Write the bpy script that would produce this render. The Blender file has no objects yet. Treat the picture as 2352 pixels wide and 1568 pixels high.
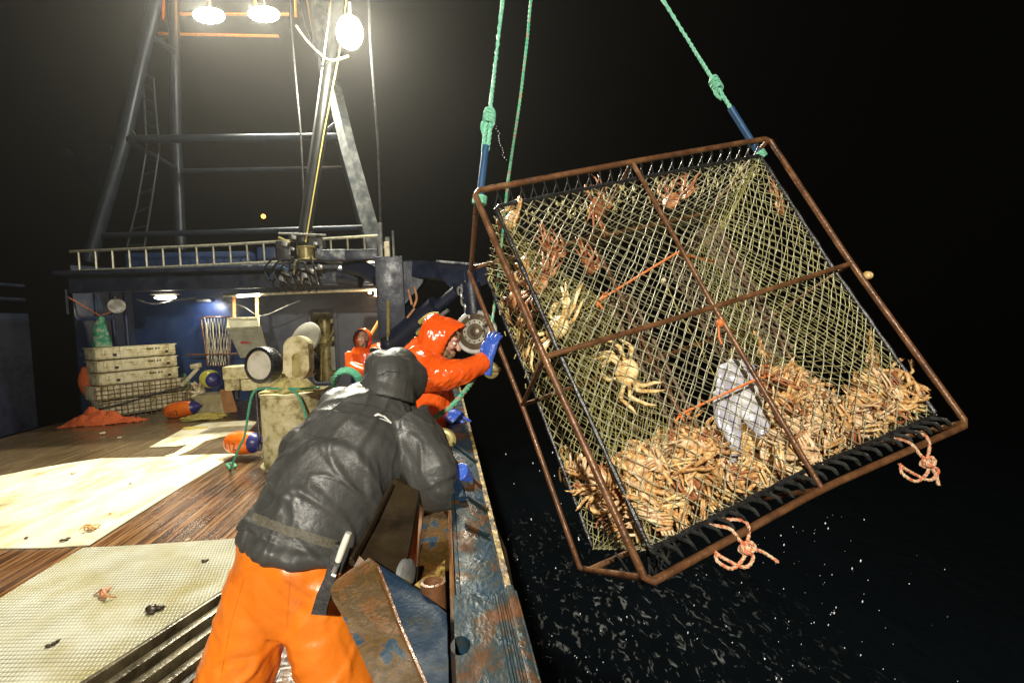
import bpy, bmesh, math, random
from mathutils import Vector as V, Matrix, noise
from mathutils.bvhtree import BVHTree
random.seed(7); noise.seed_set(3)
R=math.radians
sc=bpy.context.scene; COL=sc.collection
# ------------------------------------------------------------------ camera, world, light
F=1110.; CU,CV=1176.,784.; W0=2352.; CAMZ=1.7
fy=V((1018-CU,CV-734,F)).normalized()          # ship's forward axis seen in camera axes (x right, y up, z forward)
ROLL=0.045
up=V((-math.sin(ROLL),math.cos(ROLL),0)); up=(up-fy*up.dot(fy)).normalized()
fx=V((up.y*fy.z-up.z*fy.y, up.z*fy.x-up.x*fy.z, up.x*fy.y-up.y*fy.x))   # up x forward = right (left-handed camera axes)
def c2w(c): return V((c.dot(fx),c.dot(fy),c.dot(up)))
CAM=V((0,0,CAMZ))
CR,CUp,CF=c2w(V((1,0,0))),c2w(V((0,1,0))),c2w(V((0,0,1)))
cam=bpy.data.cameras.new('camera'); cam.lens=36*F/W0; cam.sensor_width=36; cam.clip_end=2000; cam.clip_start=.05
co=bpy.data.objects.new('camera',cam); COL.objects.link(co)
M=Matrix.Identity(4)
for i in range(3): M[i][0]=CR[i]; M[i][1]=CUp[i]; M[i][2]=-CF[i]; M[i][3]=CAM[i]
co.matrix_world=M; sc.camera=co
w=bpy.data.worlds.new('World'); sc.world=w; w.use_nodes=True
bg=w.node_tree.nodes['Background']; bg.inputs[0].default_value=(.5,.45,.4,1); bg.inputs[1].default_value=.0012
sc.view_settings.view_transform='Standard'; sc.view_settings.look='None'; sc.view_settings.exposure=0; sc.view_settings.gamma=1
sc.cycles.use_denoising=True; sc.cycles.max_bounces=6; sc.cycles.sample_clamp_indirect=4
def P(u,v,d):
    return CAM+c2w(V(((u-CU)/F*d,(CV-v)/F*d,d)))
def ray(u,v): return c2w(V(((u-CU)/F,(CV-v)/F,1)))
def G(u,v,z=0.):
    r=ray(u,v); return CAM+r*((z-CAMZ)/r.z)
def PX(u,v,x):
    r=ray(u,v); return CAM+r*(x/r.x)
def PY(u,v,y):
    r=ray(u,v); return CAM+r*(y/r.y)
def px(n,d): return n*d/F
def lamp(name,typ,loc,power,color,size=.15,rot=None,spot=None):
    l=bpy.data.lights.new(name,typ); l.energy=power; l.color=color
    if typ=='AREA': l.size=size
    else: l.shadow_soft_size=size
    if spot: l.spot_size=spot; l.spot_blend=.6
    o=bpy.data.objects.new(name,l); o.location=loc; COL.objects.link(o)
    if rot is not None: o.rotation_euler=(rot-V(loc)).to_track_quat('-Z','Y').to_euler()
    return o
WARM=(1,.95,.76)
LAMPS=[(480,36,10.6),(606,33,10.6),(803,75,8.6)]
for (u,v,d),p in zip(LAMPS,(2300,2300,2700)):
    lamp('lamp_light','SPOT',P(u,v,d)+V((0,-.35,-.12)),p,WARM,.16,G(760,1200),R(96))
lamp('lamp_spill_light','POINT',P(803,75,8.6)+V((0,-.4,-.15)),1150,WARM,.16)
# deck flood on the superstructure behind the photographer (a lamp the boat has, out of the frame)
lamp('stern_flood_light','SPOT',V((-.9,-4.2,4.6)),3800,(1,.93,.79),.12,P(1500,900,2.8),R(100))
# ------------------------------------------------------------------ materials
MATS={}
def mat(name,cols,scale=5.,rough=.5,metal=0.,bump=0.,bscale=40.,stretch=(1,1,1),detail=8.,spec=.5,emit=None,es=0,rvar=.0,coat=0.,dist=0.,coord='Object'):
    if name in MATS: return MATS[name]
    m=bpy.data.materials.new(name); m.use_nodes=True; n=m.node_tree.nodes; l=m.node_tree.links
    b=n['Principled BSDF']; MATS[name]=m
    b.inputs['Metallic'].default_value=metal; b.inputs['Roughness'].default_value=rough
    b.inputs['Specular IOR Level'].default_value=spec; b.inputs['Coat Weight'].default_value=coat; b.inputs['Coat Roughness'].default_value=.12
    tc=n.new('ShaderNodeTexCoord'); mp=n.new('ShaderNodeMapping'); mp.inputs['Scale'].default_value=stretch
    l.new(tc.outputs[coord],mp.inputs[0])
    if len(cols)==1: b.inputs['Base Color'].default_value=(*cols[0][1],1)
    else:
        t=n.new('ShaderNodeTexNoise'); t.inputs['Scale'].default_value=scale; t.inputs['Detail'].default_value=detail; t.inputs['Roughness'].default_value=.65; t.inputs['Distortion'].default_value=dist
        l.new(mp.outputs[0],t.inputs[0])
        r=n.new('ShaderNodeValToRGB'); e=r.color_ramp.elements
        e[0].position,e[0].color=cols[0][0],(*cols[0][1],1); e[1].position,e[1].color=cols[-1][0],(*cols[-1][1],1)
        for p,c in cols[1:-1]:
            q=e.new(p); q.color=(*c,1)
        l.new(t.outputs[0],r.inputs[0]); l.new(r.outputs[0],b.inputs['Base Color'])
    if rvar:
        t3=n.new('ShaderNodeTexNoise'); t3.inputs['Scale'].default_value=scale*2.3; t3.inputs['Detail'].default_value=5
        l.new(mp.outputs[0],t3.inputs[0]); mr=n.new('ShaderNodeMapRange'); mr.inputs[1].default_value=.35; mr.inputs[2].default_value=.65
        mr.inputs[3].default_value=max(.02,rough-rvar); mr.inputs[4].default_value=min(1,rough+rvar)
        l.new(t3.outputs[0],mr.inputs[0]); l.new(mr.outputs[0],b.inputs['Roughness'])
    if bump:
        t2=n.new('ShaderNodeTexNoise'); t2.inputs['Scale'].default_value=bscale; t2.inputs['Detail'].default_value=6
        l.new(mp.outputs[0],t2.inputs[0]); bp=n.new('ShaderNodeBump'); bp.inputs['Strength'].default_value=bump; bp.inputs['Distance'].default_value=.01
        l.new(t2.outputs[0],bp.inputs['Height']); l.new(bp.outputs[0],b.inputs['Normal'])
    if emit: b.inputs['Emission Color'].default_value=(*emit,1); b.inputs['Emission Strength'].default_value=es
    return m
RUST=mat('rusty_pipe',[(.3,(.06,.026,.012)),(.5,(.14,.06,.024)),(.7,(.24,.12,.05))],9,.38,.15,.35,70,rvar=.15)
BLUE=mat('dark_blue_paint',[(.35,(.004,.007,.018)),(.55,(.008,.014,.036)),(.72,(.016,.025,.045))],4,.45,0,.25,30,rvar=.12)
WALL=mat('wall_blue_paint',[(.3,(.010,.022,.066)),(.55,(.018,.04,.11)),(.75,(.032,.06,.14))],2.2,.4,0,.15,14,rvar=.1)
SCUFF=mat('scuffed_blue_paint',[(.40,(.012,.022,.05)),(.52,(.05,.065,.09)),(.66,(.30,.32,.32))],9,.5,0,.4,50)
STEEL=mat('galvanised_steel',[(.35,(.16,.17,.17)),(.65,(.42,.43,.42))],14,.42,.5,.2,60,rvar=.12)
DARK=mat('dark_steel',[(.35,(.012,.013,.014)),(.65,(.05,.05,.048))],10,.4,.3,.3,40,rvar=.15)
BLACK=mat('black_rubber',[(.4,(.008,.008,.009)),(.65,(.025,.025,.026))],30,.32,0,.4,90,rvar=.12)
CREAM=mat('cream_paint',[(.33,(.06,.045,.018)),(.42,(.30,.25,.11)),(.50,(.50,.45,.25)),(.64,(.64,.59,.38))],6,.45,0,.25,40,rvar=.12)
WHITEP=mat('white_plastic',[(.33,(.18,.13,.05)),(.42,(.48,.42,.22)),(.52,(.66,.61,.40)),(.65,(.76,.72,.53))],8,.5,0,.1,40)
ALU=mat('aluminium',[(.35,(.36,.34,.24)),(.65,(.62,.60,.46))],12,.38,.6,.1,50)
ORANGE=mat('orange_plastic',[(.32,(.42,.08,.015)),(.42,(.80,.14,.01)),(.7,(.93,.24,.02))],5,.3,0,.03,30,coat=.3)
NAVY=mat('navy_plastic',[(.3,(.02,.02,.12)),(.7,(.035,.035,.2))],5,.35)
YELLOW=mat('yellow_plastic',[(.3,(.62,.60,.05)),(.7,(.80,.78,.12))],4,.35,coat=.2)
INK=mat('dark_ink',[(0,(.10,.03,.02))],rough=.6)
BOARD=mat('board_white',[(.30,(.20,.14,.05)),(.375,(.50,.43,.24)),(.47,(.64,.59,.41)),(.62,(.73,.70,.55))],3.4,.42,0,.12,25,stretch=(1,.4,1),rvar=.1,dist=.8)
GREENR=mat('green_rope',[(.35,(.03,.22,.12)),(.65,(.12,.46,.30))],60,.6,0,.5,160)
BLUEH=mat('blue_hose',[(.35,(.02,.05,.12)),(.65,(.03,.10,.22))],10,.35,0,.1,40)
YROPE=mat('yellow_rope',[(.35,(.40,.33,.06)),(.65,(.62,.54,.16))],50,.7,0,.5,120)
OROPE=mat('orange_white_rope',[(.42,(.62,.14,.05)),(.55,(.72,.56,.36))],55,.6,0,.4,140)
OCORD=mat('orange_cord',[(.4,(.62,.15,.03)),(.6,(.75,.24,.06))],40,.6)
NET=mat('olive_twine',[(.35,(.28,.27,.16)),(.65,(.52,.50,.33))],25,.45,0,.3,200)
YNET=mat('yellow_green_twine',[(.35,(.27,.25,.07)),(.65,(.46,.42,.15))],18,.5,0,.3,200)
BNET=mat('brown_twine',[(.35,(.07,.045,.022)),(.65,(.18,.12,.06))],18,.5,0,.3,200)
GREY=mat('grey_grp',[(.35,(.24,.24,.19)),(.65,(.38,.37,.30))],6,.5,0,.1,40)
BRASS=mat('yellowed_machinery',[(.3,(.08,.06,.02)),(.5,(.34,.28,.10)),(.7,(.48,.42,.20))],7,.4,.2,.2,40)
SKIN=mat('skin',[(.35,(.42,.20,.13)),(.65,(.55,.31,.22))],14,.45,0,.2,90)
BEARD=mat('beard',[(.35,(.12,.07,.03)),(.65,(.28,.18,.09))],60,.7,0,.8,160)
JKO=mat('orange_oilskin',[(.35,(.72,.075,.006)),(.7,(.86,.125,.012))],5,.2,0,.5,26,coat=.5,dist=1.2)
JKG=mat('charcoal_oilskin',[(.3,(.034,.034,.032)),(.55,(.050,.050,.047)),(.75,(.070,.069,.062))],4,.46,0,.22,60,rvar=.10,dist=1.,spec=.32)
PANTS=mat('orange_bib_trousers',[(.28,(.42,.09,.009)),(.42,(.64,.155,.010)),(.55,(.70,.175,.011)),(.75,(.76,.21,.02))],3.5,.36,0,.2,40,rvar=.12,dist=1.2)
GLOVE=mat('blue_rubber_glove',[(.35,(.03,.08,.42)),(.7,(.06,.14,.60))],20,.28,0,.3,60)
WEB=mat('belt_webbing',[(.4,(.06,.052,.035)),(.6,(.095,.085,.06))],90,.6,0,.3,250)
PLATE=mat('rust_and_blue_plate',[(.30,(.030,.012,.004)),(.42,(.11,.045,.009)),(.49,(.05,.030,.009)),(.565,(.095,.048,.011)),(.59,(.012,.034,.06)),(.8,(.012,.032,.058))],7,.55,0,.25,90,rvar=.12,dist=.6,spec=.06)
CAPM=mat('worn_rail_steel',[(.33,(.10,.034,.009)),(.44,(.055,.025,.009)),(.49,(.016,.026,.028)),(.60,(.008,.030,.055)),(.74,(.05,.040,.014))],7,.46,.0,.3,70,rvar=.2,stretch=(1,.7,1),dist=.5,spec=.1)
BPLATE=mat('blue_plate',[(.30,(.06,.026,.010)),(.37,(.022,.024,.024)),(.44,(.009,.021,.040)),(.62,(.007,.021,.046)),(.8,(.014,.032,.06))],6,.55,.0,.2,90,rvar=.12,dist=.5,spec=.06)
EDGE=mat('yellow_edge_paint',[(.44,(.06,.03,.012)),(.52,(.26,.17,.04)),(.66,(.50,.40,.13))],20,.4,0,.4,50)
OLIVE=mat('rusted_dark_arm',[(.33,(.012,.009,.005)),(.55,(.030,.019,.009)),(.75,(.050,.036,.013))],6,.42,.1,.35,40,rvar=.15)
CRAB=[mat('crab_shell_tan',[(.32,(.22,.085,.03)),(.47,(.56,.29,.10)),(.65,(.82,.60,.28))],34,.35,0,.4,90),
      mat('crab_shell_pale',[(.32,(.32,.13,.04)),(.46,(.72,.47,.17)),(.64,(.88,.76,.46))],34,.35,0,.4,90),
      mat('crab_shell_red',[(.30,(.16,.045,.022)),(.5,(.34,.12,.045)),(.68,(.62,.33,.15))],22,.33,0,.4,90)]
FISH=mat('fish_skin',[(.34,(.20,.18,.26)),(.5,(.50,.50,.56)),(.66,(.80,.80,.80))],9,.22,0,.2,40,stretch=(1,1,.4))
LENS=mat('lamp_lens',[(0,(1,1,1))],emit=(1,.95,.8),es=60)
TUBE=mat('fluorescent_tube',[(0,(1,1,1))],emit=(1,.93,.72),es=9)
BULB=mat('amber_bulb',[(0,(1,.6,.2))],emit=(1,.55,.22),es=14)
AMB=mat('distant_lamp',[(0,(1,.5,.1))],emit=(1,.42,.05),es=8)
ORL=mat('rail_sodium_glow_tint',[(.4,(.75,.25,.04)),(.6,(.88,.36,.07))],12,.5)  # orange sodium light on the pipes, put into their base colour
# ------------------------------------------------------------------ mesh builder
ORG={}
class MB:
    def __init__(s): s.v=[]; s.f=[]; s.m=[]
    def add(s,vs,fs,mi=0):
        o=len(s.v); s.v+= [V(x) for x in vs]; s.f+=[tuple(i+o for i in f) for f in fs]; s.m+=[mi]*len(fs); return s
    def box(s,c,size,rot=None,mi=0,bev=0.):
        x,y,z=[k/2 for k in size]; c=V(c); vs=[]
        if bev<=0:
            vs=[V((a*x,b*y,e*z)) for a in(-1,1) for b in(-1,1) for e in(-1,1)]
            fs=[(0,1,3,2),(4,6,7,5),(0,4,5,1),(2,3,7,6),(0,2,6,4),(1,5,7,3)]
        else:
            bm=bmesh.new(); bmesh.ops.create_cube(bm,size=1)
            for q in bm.verts: q.co=V((q.co.x*2*x,q.co.y*2*y,q.co.z*2*z))
            bmesh.ops.bevel(bm,geom=bm.edges[:],offset=bev,segments=2,affect='EDGES',profile=.6)
            bm.verts.ensure_lookup_table(); vs=[q.co.copy() for q in bm.verts]; fs=[tuple(q.index for q in f.verts) for f in bm.faces]; bm.free()
        if rot is not None: vs=[rot@q for q in vs]
        return s.add([c+q for q in vs],fs,mi)
    def tube(s,pts,r,n=8,ref=None,caps=True,mi=0,closed=False):
        pts=[V(p) for p in pts]; k=len(pts)
        rr=r if isinstance(r,(list,tuple)) and len(r)==k else [r]*k
        vs=[];A=None
        for i,p in enumerate(pts):
            if closed: t=pts[(i+1)%k]-pts[(i-1)%k]
            else: t=pts[min(i+1,k-1)]-pts[max(i-1,0)]
            if t.length<1e-9: t=V((0,0,1))
            t.normalize()
            if ref is not None: a=t.cross(V(ref))
            elif A is None: a=t.cross(V((0,0,1)) if abs(t.z)<.9 else V((1,0,0)))
            else: a=A-t*A.dot(t)
            if a.length<1e-6: a=t.orthogonal()
            a.normalize(); A=a; b=t.cross(a)
            ra,rb=rr[i] if isinstance(rr[i],(tuple,list)) else (rr[i],rr[i])
            for j in range(n):
                an=2*math.pi*j/n; vs.append(p+a*(ra*math.cos(an))+b*(rb*math.sin(an)))
        fs=[]
        for i in range(k if closed else k-1):
            i2=(i+1)%k
            for j in range(n): fs.append((i*n+j,i*n+(j+1)%n,i2*n+(j+1)%n,i2*n+j))
        if caps and not closed: fs.append(tuple(range(n-1,-1,-1))); fs.append(tuple((k-1)*n+j for j in range(n)))
        return s.add(vs,fs,mi)
    def ell(s,c,r,rot=None,nu=16,nv=10,mi=0):
        c=V(c); vs=[];fs=[]
        for i in range(nv+1):
            th=math.pi*i/nv
            for j in range(nu):
                ph=2*math.pi*j/nu; q=V((r[0]*math.sin(th)*math.cos(ph),r[1]*math.sin(th)*math.sin(ph),r[2]*math.cos(th)))
                vs.append(c+(rot@q if rot is not None else q))
        for i in range(nv):
            for j in range(nu): fs.append((i*nu+j,(i+1)*nu+j,(i+1)*nu+(j+1)%nu,i*nu+(j+1)%nu))
        return s.add(vs,fs,mi)
    def lathe(s,prof,c,axis=(0,0,1),n=24,mi=0):
        q=V(axis).to_track_quat('Z','Y'); c=V(c); vs=[];fs=[]
        for r,h in prof:
            for j in range(n):
                an=2*math.pi*j/n; vs.append(c+q@V((r*math.cos(an),r*math.sin(an),h)))
        for i in range(len(prof)-1):
            for j in range(n): fs.append((i*n+j,i*n+(j+1)%n,(i+1)*n+(j+1)%n,(i+1)*n+j))
        if prof[0][0]>1e-5: fs.append(tuple(range(n-1,-1,-1)))
        if prof[-1][0]>1e-5: fs.append(tuple((len(prof)-1)*n+j for j in range(n)))
        return s.add(vs,fs,mi)
    def prism(s,poly,ext,mi=0):
        poly=[V(p) for p in poly]; k=len(poly); e=V(ext)
        fs=[tuple(range(k)),tuple(range(2*k-1,k-1,-1))]+[(i,i+k,(i+1)%k+k,(i+1)%k) for i in range(k)]
        return s.add(poly+[p+e for p in poly],fs,mi)
    def build(s,name,m,parent=None,org=None,smooth=False,auto=None,**tags):
        if org is None: org=ORG[parent.name] if parent else sum(s.v,V())/max(1,len(s.v))
        org=V(org); me=bpy.data.meshes.new(name)
        me.from_pydata([tuple(q-org) for q in s.v],[],s.f)
        ms=m if isinstance(m,(list,tuple)) else [m]
        for q in ms: me.materials.append(q)
        if len(ms)>1: me.polygons.foreach_set('material_index',s.m)
        bm=bmesh.new(); bm.from_mesh(me); bmesh.ops.recalc_face_normals(bm,faces=bm.faces[:]); bm.to_mesh(me); bm.free()
        if smooth:
            me.polygons.foreach_set('use_smooth',[True]*len(me.polygons))
            if auto!=False:
                try: me.set_sharp_from_angle(angle=R(42))
                except Exception: pass
        return link(name,me,parent,org,**tags)
def link(name,me,parent=None,org=None,**tags):
    o=bpy.data.objects.new(name,me); COL.objects.link(o); org=V(org or (0,0,0))
    if parent: o.parent=parent; o.location=org-ORG[parent.name]
    else: o.location=org
    ORG[o.name]=org
    for k,v in tags.items():
        if v: o[{'label':'label','cat':'category','group':'group','kind':'kind'}[k]]=v
    return o
def thing(name,label,cat,loc,group=None): return link(name,None,None,loc,label=label,cat=cat,group=group)
def rect(mb,u0,v0,u1,v1,d,th,mi=0,bev=0.):
    c=P((u0+u1)/2,(v0+v1)/2,d); return mb.box(c,(px(abs(u1-u0),d),th,px(abs(v1-v0),d)),None,mi,bev)
def poly3(l): return [P(*q) for q in l]
def rope(mb,pts,r,n=6,sub=8,mi=0):   # three-strand laid rope along a smoothed path
    p=smooth_path(pts,sub); L=0; ac=[0]
    for i in range(1,len(p)): L+=(p[i]-p[i-1]).length; ac.append(L)
    for k in range(3):
        out=[]
        for i,q in enumerate(p):
            t=(p[min(i+1,len(p)-1)]-p[max(i-1,0)]).normalized(); a=t.orthogonal().normalized() if i==0 else (A-t*A.dot(t)).normalized(); A=a; b=t.cross(a)
            an=ac[i]/(r*7)*2*math.pi+k*2.094; out.append(q+(a*math.cos(an)+b*math.sin(an))*r*.48)
        mb.tube(out,r*.56,n,mi=mi)
def smooth_path(pts,sub=8):
    p=[V(q) for q in pts]; out=[]
    for i in range(len(p)-1):
        a,b,c,d=p[max(i-1,0)],p[i],p[i+1],p[min(i+2,len(p)-1)]
        for j in range(sub):
            t=j/sub; out.append(.5*((2*b)+(c-a)*t+(2*a-5*b+4*c-d)*t*t+(3*b-a-3*c+d)*t**3))
    return out+[p[-1]]
def remesh(mb,vox,it=6,fold=None):
    me=bpy.data.meshes.new('t'); me.from_pydata([tuple(q) for q in mb.v],[],mb.f)
    bm=bmesh.new(); bm.from_mesh(me); bmesh.ops.recalc_face_normals(bm,faces=bm.faces[:]); bm.to_mesh(me); bm.free()
    o=bpy.data.objects.new('t',me); COL.objects.link(o)
    q=o.modifiers.new('r','REMESH'); q.mode='VOXEL'; q.voxel_size=vox
    if it: k=o.modifiers.new('s','SMOOTH'); k.iterations=it; k.factor=.5
    dg=bpy.context.evaluated_depsgraph_get(); dg.update()
    m2=bpy.data.meshes.new_from_object(o.evaluated_get(dg)); bpy.data.objects.remove(o)
    r=MB(); nn=[v.normal.copy() for v in m2.vertices]; r.v=[v.co.copy() for v in m2.vertices]
    r.f=[tuple(p.vertices) for p in m2.polygons]; r.m=[0]*len(r.f)
    if fold: r.v=[c+n*fold(c,n) for c,n in zip(r.v,nn)]
    return r
def ridge(q): return 1-2*abs(noise.noise(q))
def folds(amp,ax,freq,along=2.2,seed=0.,warp=.35,octs=((1.,.62),(1.9,.3),(3.7,.14)),sharp=2.2):
    ax=V(ax).normalized(); b=ax.orthogonal().normalized(); c=ax.cross(b)
    def f(p,n):
        wv=noise.noise_vector(p*3.1+V((seed,0,0)))*warp
        t=0
        for o,w in octs:
            q=V((p.dot(ax)*along*o+wv.x+o,(p.dot(b)*freq+wv.y*2)*o,(p.dot(c)*freq+wv.z*2)*o+seed))
            k=1-abs(noise.noise(q))*sharp; t+=w*(k*k*(3-2*k) if k>0 else 0)
        m=.35+.65*max(0,min(1,.5+1.3*noise.noise(p*2.3+V((seed*2,3,0)))))
        return amp*(t*m-.22)
    return f
def bvh(mb): return BVHTree.FromPolygons(mb.v,mb.f)
def hit(bt,u,v):
    r=ray(u,v).normalized(); h=bt.ray_cast(CAM,r); return (h[0],h[1]) if h[0] else (None,None)
def mcopy(o,mw,**tags):
    c=o.copy(); COL.objects.link(c); c.matrix_world=mw
    for k in ('label','category','group','kind'):
        if k in c: del c[k]
    for k,v in tags.items():
        if v: c[{'label':'label','cat':'category','group':'group','kind':'kind'}[k]]=v
    return c
# ------------------------------------------------------------------ sea, deck
def nodes(name):
    m=bpy.data.materials.new(name); m.use_nodes=True; t=m.node_tree
    return m,t.nodes,t.links,t.nodes['Principled BSDF']
def mth(n,l,op,a,b=None,c=None):
    q=n.new('ShaderNodeMath'); q.operation=op
    for i,x in enumerate((a,b,c)):
        if x is None: continue
        if isinstance(x,(int,float)): q.inputs[i].default_value=x
        else: l.new(x,q.inputs[i])
    return q.outputs[0]
def ramp(n,l,src,cols):
    r=n.new('ShaderNodeValToRGB'); e=r.color_ramp.elements
    e[0].position,e[0].color=cols[0][0],(*cols[0][1],1); e[1].position,e[1].color=cols[-1][0],(*cols[-1][1],1)
    for p,c in cols[1:-1]: q=e.new(p); q.color=(*c,1)
    l.new(src,r.inputs[0]); return r.outputs[0]
def tex(n,l,vec,scale,detail=6,dist=0,stretch=(1,1,1)):
    mp=n.new('ShaderNodeMapping'); mp.inputs['Scale'].default_value=stretch; l.new(vec,mp.inputs[0])
    t=n.new('ShaderNodeTexNoise'); t.inputs['Scale'].default_value=scale; t.inputs['Detail'].default_value=detail; t.inputs['Distortion'].default_value=dist; l.new(mp.outputs[0],t.inputs[0]); return t.outputs[0]
def mixc(n,l,f,a,b):
    q=n.new('ShaderNodeMix'); q.data_type='RGBA'
    for i,x in ((0,f),(6,a),(7,b)):
        if isinstance(x,tuple): q.inputs[i].default_value=(*x,1)
        elif isinstance(x,(int,float)): q.inputs[i].default_value=x
        else: l.new(x,q.inputs[i])
    return q.outputs[2]
SEA_Z=-1.35
m,n,l,b=nodes('night_sea'); tc=n.new('ShaderNodeTexCoord').outputs['Object']
foam=ramp(n,l,tex(n,l,tc,17,10,1.0,(.9,.45,1)),[(.585,(0,0,0)),(.78,(1,1,1))])
sx=n.new('ShaderNodeSeparateXYZ'); l.new(tc,sx.inputs[0])
fc=G(1420,1560,SEA_Z)
dx=mth(n,l,'MULTIPLY',mth(n,l,'SUBTRACT',sx.outputs[0],fc.x),.8); dy=mth(n,l,'MULTIPLY',mth(n,l,'SUBTRACT',sx.outputs[1],fc.y),.5)
dd=mth(n,l,'SQRT',mth(n,l,'ADD',mth(n,l,'MULTIPLY',dx,dx),mth(n,l,'MULTIPLY',dy,dy)))
msk=n.new('ShaderNodeMapRange'); msk.inputs[1].default_value=.3; msk.inputs[2].default_value=1.9; msk.inputs[3].default_value=1; msk.inputs[4].default_value=0.; l.new(dd,msk.inputs[0])
fm=mth(n,l,'MULTIPLY',mth(n,l,'MULTIPLY',foam,msk.outputs[0]),.22)
l.new(mixc(n,l,fm,(.002,.003,.004),(.75,.78,.78)),b.inputs['Base Color'])
l.new(mth(n,l,'MULTIPLY_ADD',fm,.5,.06),b.inputs['Roughness']); b.inputs['IOR'].default_value=1.33
bp=n.new('ShaderNodeBump'); bp.inputs['Strength'].default_value=.9; bp.inputs['Distance'].default_value=.12
l.new(mth(n,l,'ADD',tex(n,l,tc,1.1,9,.4,(1,.6,1)),mth(n,l,'MULTIPLY',tex(n,l,tc,6,6,.3),.25)),bp.inputs['Height']); l.new(bp.outputs[0],b.inputs['Normal'])
mb=MB(); N=90
for i in range(N+1):
    for j in range(N+1):
        a=(i/N*2-1); c=(j/N*2-1); x=math.copysign(abs(a)**2.2,a)*400; y=math.copysign(abs(c)**2.2,c)*400
        z=SEA_Z+(.12*noise.noise(V((x*.35,y*.22,0)))+.10*noise.noise(V((x*.9,y*.6,3)))) if abs(x)<60 and abs(y)<60 else SEA_Z
        mb.v.append(V((x,y,z)))
mb.f=[(i*(N+1)+j,(i+1)*(N+1)+j,(i+1)*(N+1)+j+1,i*(N+1)+j+1) for i in range(N) for j in range(N)]; mb.m=[0]*len(mb.f)
mb.build('sea',m,org=(0,0,0),smooth=True,auto=False,kind='structure')
# hull side below the deck
# deck planks (run fore and aft)
m,n,l,b=nodes('wet_deck_planks'); tc=n.new('ShaderNodeTexCoord').outputs['Object']
sx=n.new('ShaderNodeSeparateXYZ'); l.new(tc,sx.inputs[0]); pw=.125
q=mth(n,l,'DIVIDE',sx.outputs[0],pw); fl=mth(n,l,'FLOOR',q); fr=mth(n,l,'FRACT',q)
wn=n.new('ShaderNodeTexWhiteNoise'); wn.noise_dimensions='1D'; l.new(fl,wn.inputs['W'])
cv=n.new('ShaderNodeCombineXYZ'); l.new(sx.outputs[0],cv.inputs[0]); l.new(sx.outputs[1],cv.inputs[1]); l.new(mth(n,l,'MULTIPLY',wn.outputs[0],9.),cv.inputs[2])
gr=tex(n,l,cv.outputs[0],7,9,.08,(4.5,.22,1)); st=tex(n,l,tc,1.7,6,.5)
base=ramp(n,l,gr,[(.30,(.035,.014,.005)),(.44,(.12,.05,.017)),(.56,(.22,.105,.04)),(.72,(.35,.20,.095))])
base=mixc(n,l,mth(n,l,'MULTIPLY',wn.outputs[0],.55),base,(.06,.028,.013))
grime=ramp(n,l,st,[(.40,(0,0,0)),(.60,(1,1,1))]); 
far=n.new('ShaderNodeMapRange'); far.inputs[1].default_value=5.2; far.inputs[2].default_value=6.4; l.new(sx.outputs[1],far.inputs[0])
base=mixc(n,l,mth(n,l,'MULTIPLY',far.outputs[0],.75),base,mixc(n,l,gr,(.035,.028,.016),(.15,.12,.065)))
seam=mth(n,l,'GREATER_THAN',mth(n,l,'ABSOLUTE',mth(n,l,'SUBTRACT',fr,.5)),.455)
l.new(mixc(n,l,seam,base,(.008,.006,.005)),b.inputs['Base Color'])
l.new(mth(n,l,'MULTIPLY_ADD',st,.65,-.10),b.inputs['Roughness'])
bp=n.new('ShaderNodeBump'); bp.inputs['Strength'].default_value=.6; bp.inputs['Distance'].default_value=.012
l.new(mth(n,l,'SUBTRACT',mth(n,l,'ADD',gr,mth(n,l,'MULTIPLY',tex(n,l,tc,30,4),.3)),seam),bp.inputs['Height']); l.new(bp.outputs[0],b.inputs['Normal'])
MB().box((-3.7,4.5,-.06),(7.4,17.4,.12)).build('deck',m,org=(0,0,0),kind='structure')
# mat with moulded knobs
m,n,l,b=nodes('knobbly_mat'); tc=n.new('ShaderNodeTexCoord').outputs['Object']
mp=n.new('ShaderNodeMapping'); mp.inputs['Scale'].default_value=(44,32,1); mp.inputs['Rotation'].default_value=(0,0,.12); l.new(tc,mp.inputs[0])
sx=n.new('ShaderNodeSeparateXYZ'); l.new(mp.outputs[0],sx.inputs[0])
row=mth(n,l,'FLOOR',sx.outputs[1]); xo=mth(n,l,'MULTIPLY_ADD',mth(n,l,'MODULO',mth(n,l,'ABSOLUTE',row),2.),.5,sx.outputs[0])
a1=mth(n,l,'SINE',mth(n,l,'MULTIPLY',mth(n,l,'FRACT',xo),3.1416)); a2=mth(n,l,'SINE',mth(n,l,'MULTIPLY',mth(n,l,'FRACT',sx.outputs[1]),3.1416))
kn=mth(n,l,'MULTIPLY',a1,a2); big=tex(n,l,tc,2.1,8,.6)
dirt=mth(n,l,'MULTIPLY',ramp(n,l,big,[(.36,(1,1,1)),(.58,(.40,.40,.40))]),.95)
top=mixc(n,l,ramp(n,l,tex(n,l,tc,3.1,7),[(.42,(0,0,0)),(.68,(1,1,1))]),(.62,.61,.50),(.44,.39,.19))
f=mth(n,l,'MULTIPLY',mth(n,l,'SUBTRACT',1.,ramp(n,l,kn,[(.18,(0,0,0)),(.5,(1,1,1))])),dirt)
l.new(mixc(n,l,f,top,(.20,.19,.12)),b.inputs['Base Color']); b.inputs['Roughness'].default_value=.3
bp=n.new('ShaderNodeBump'); bp.inputs['Strength'].default_value=.8; bp.inputs['Distance'].default_value=.012; l.new(kn,bp.inputs['Height']); l.new(bp.outputs[0],b.inputs['Normal'])
KNOB=m
def sheet(name,pts,z,m,label,cat,th=.009):
    mb=MB(); mb.prism([G(u,v,z) for u,v in pts],(0,0,-th)); return mb.build(name,m,label=label,cat=cat)
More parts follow.
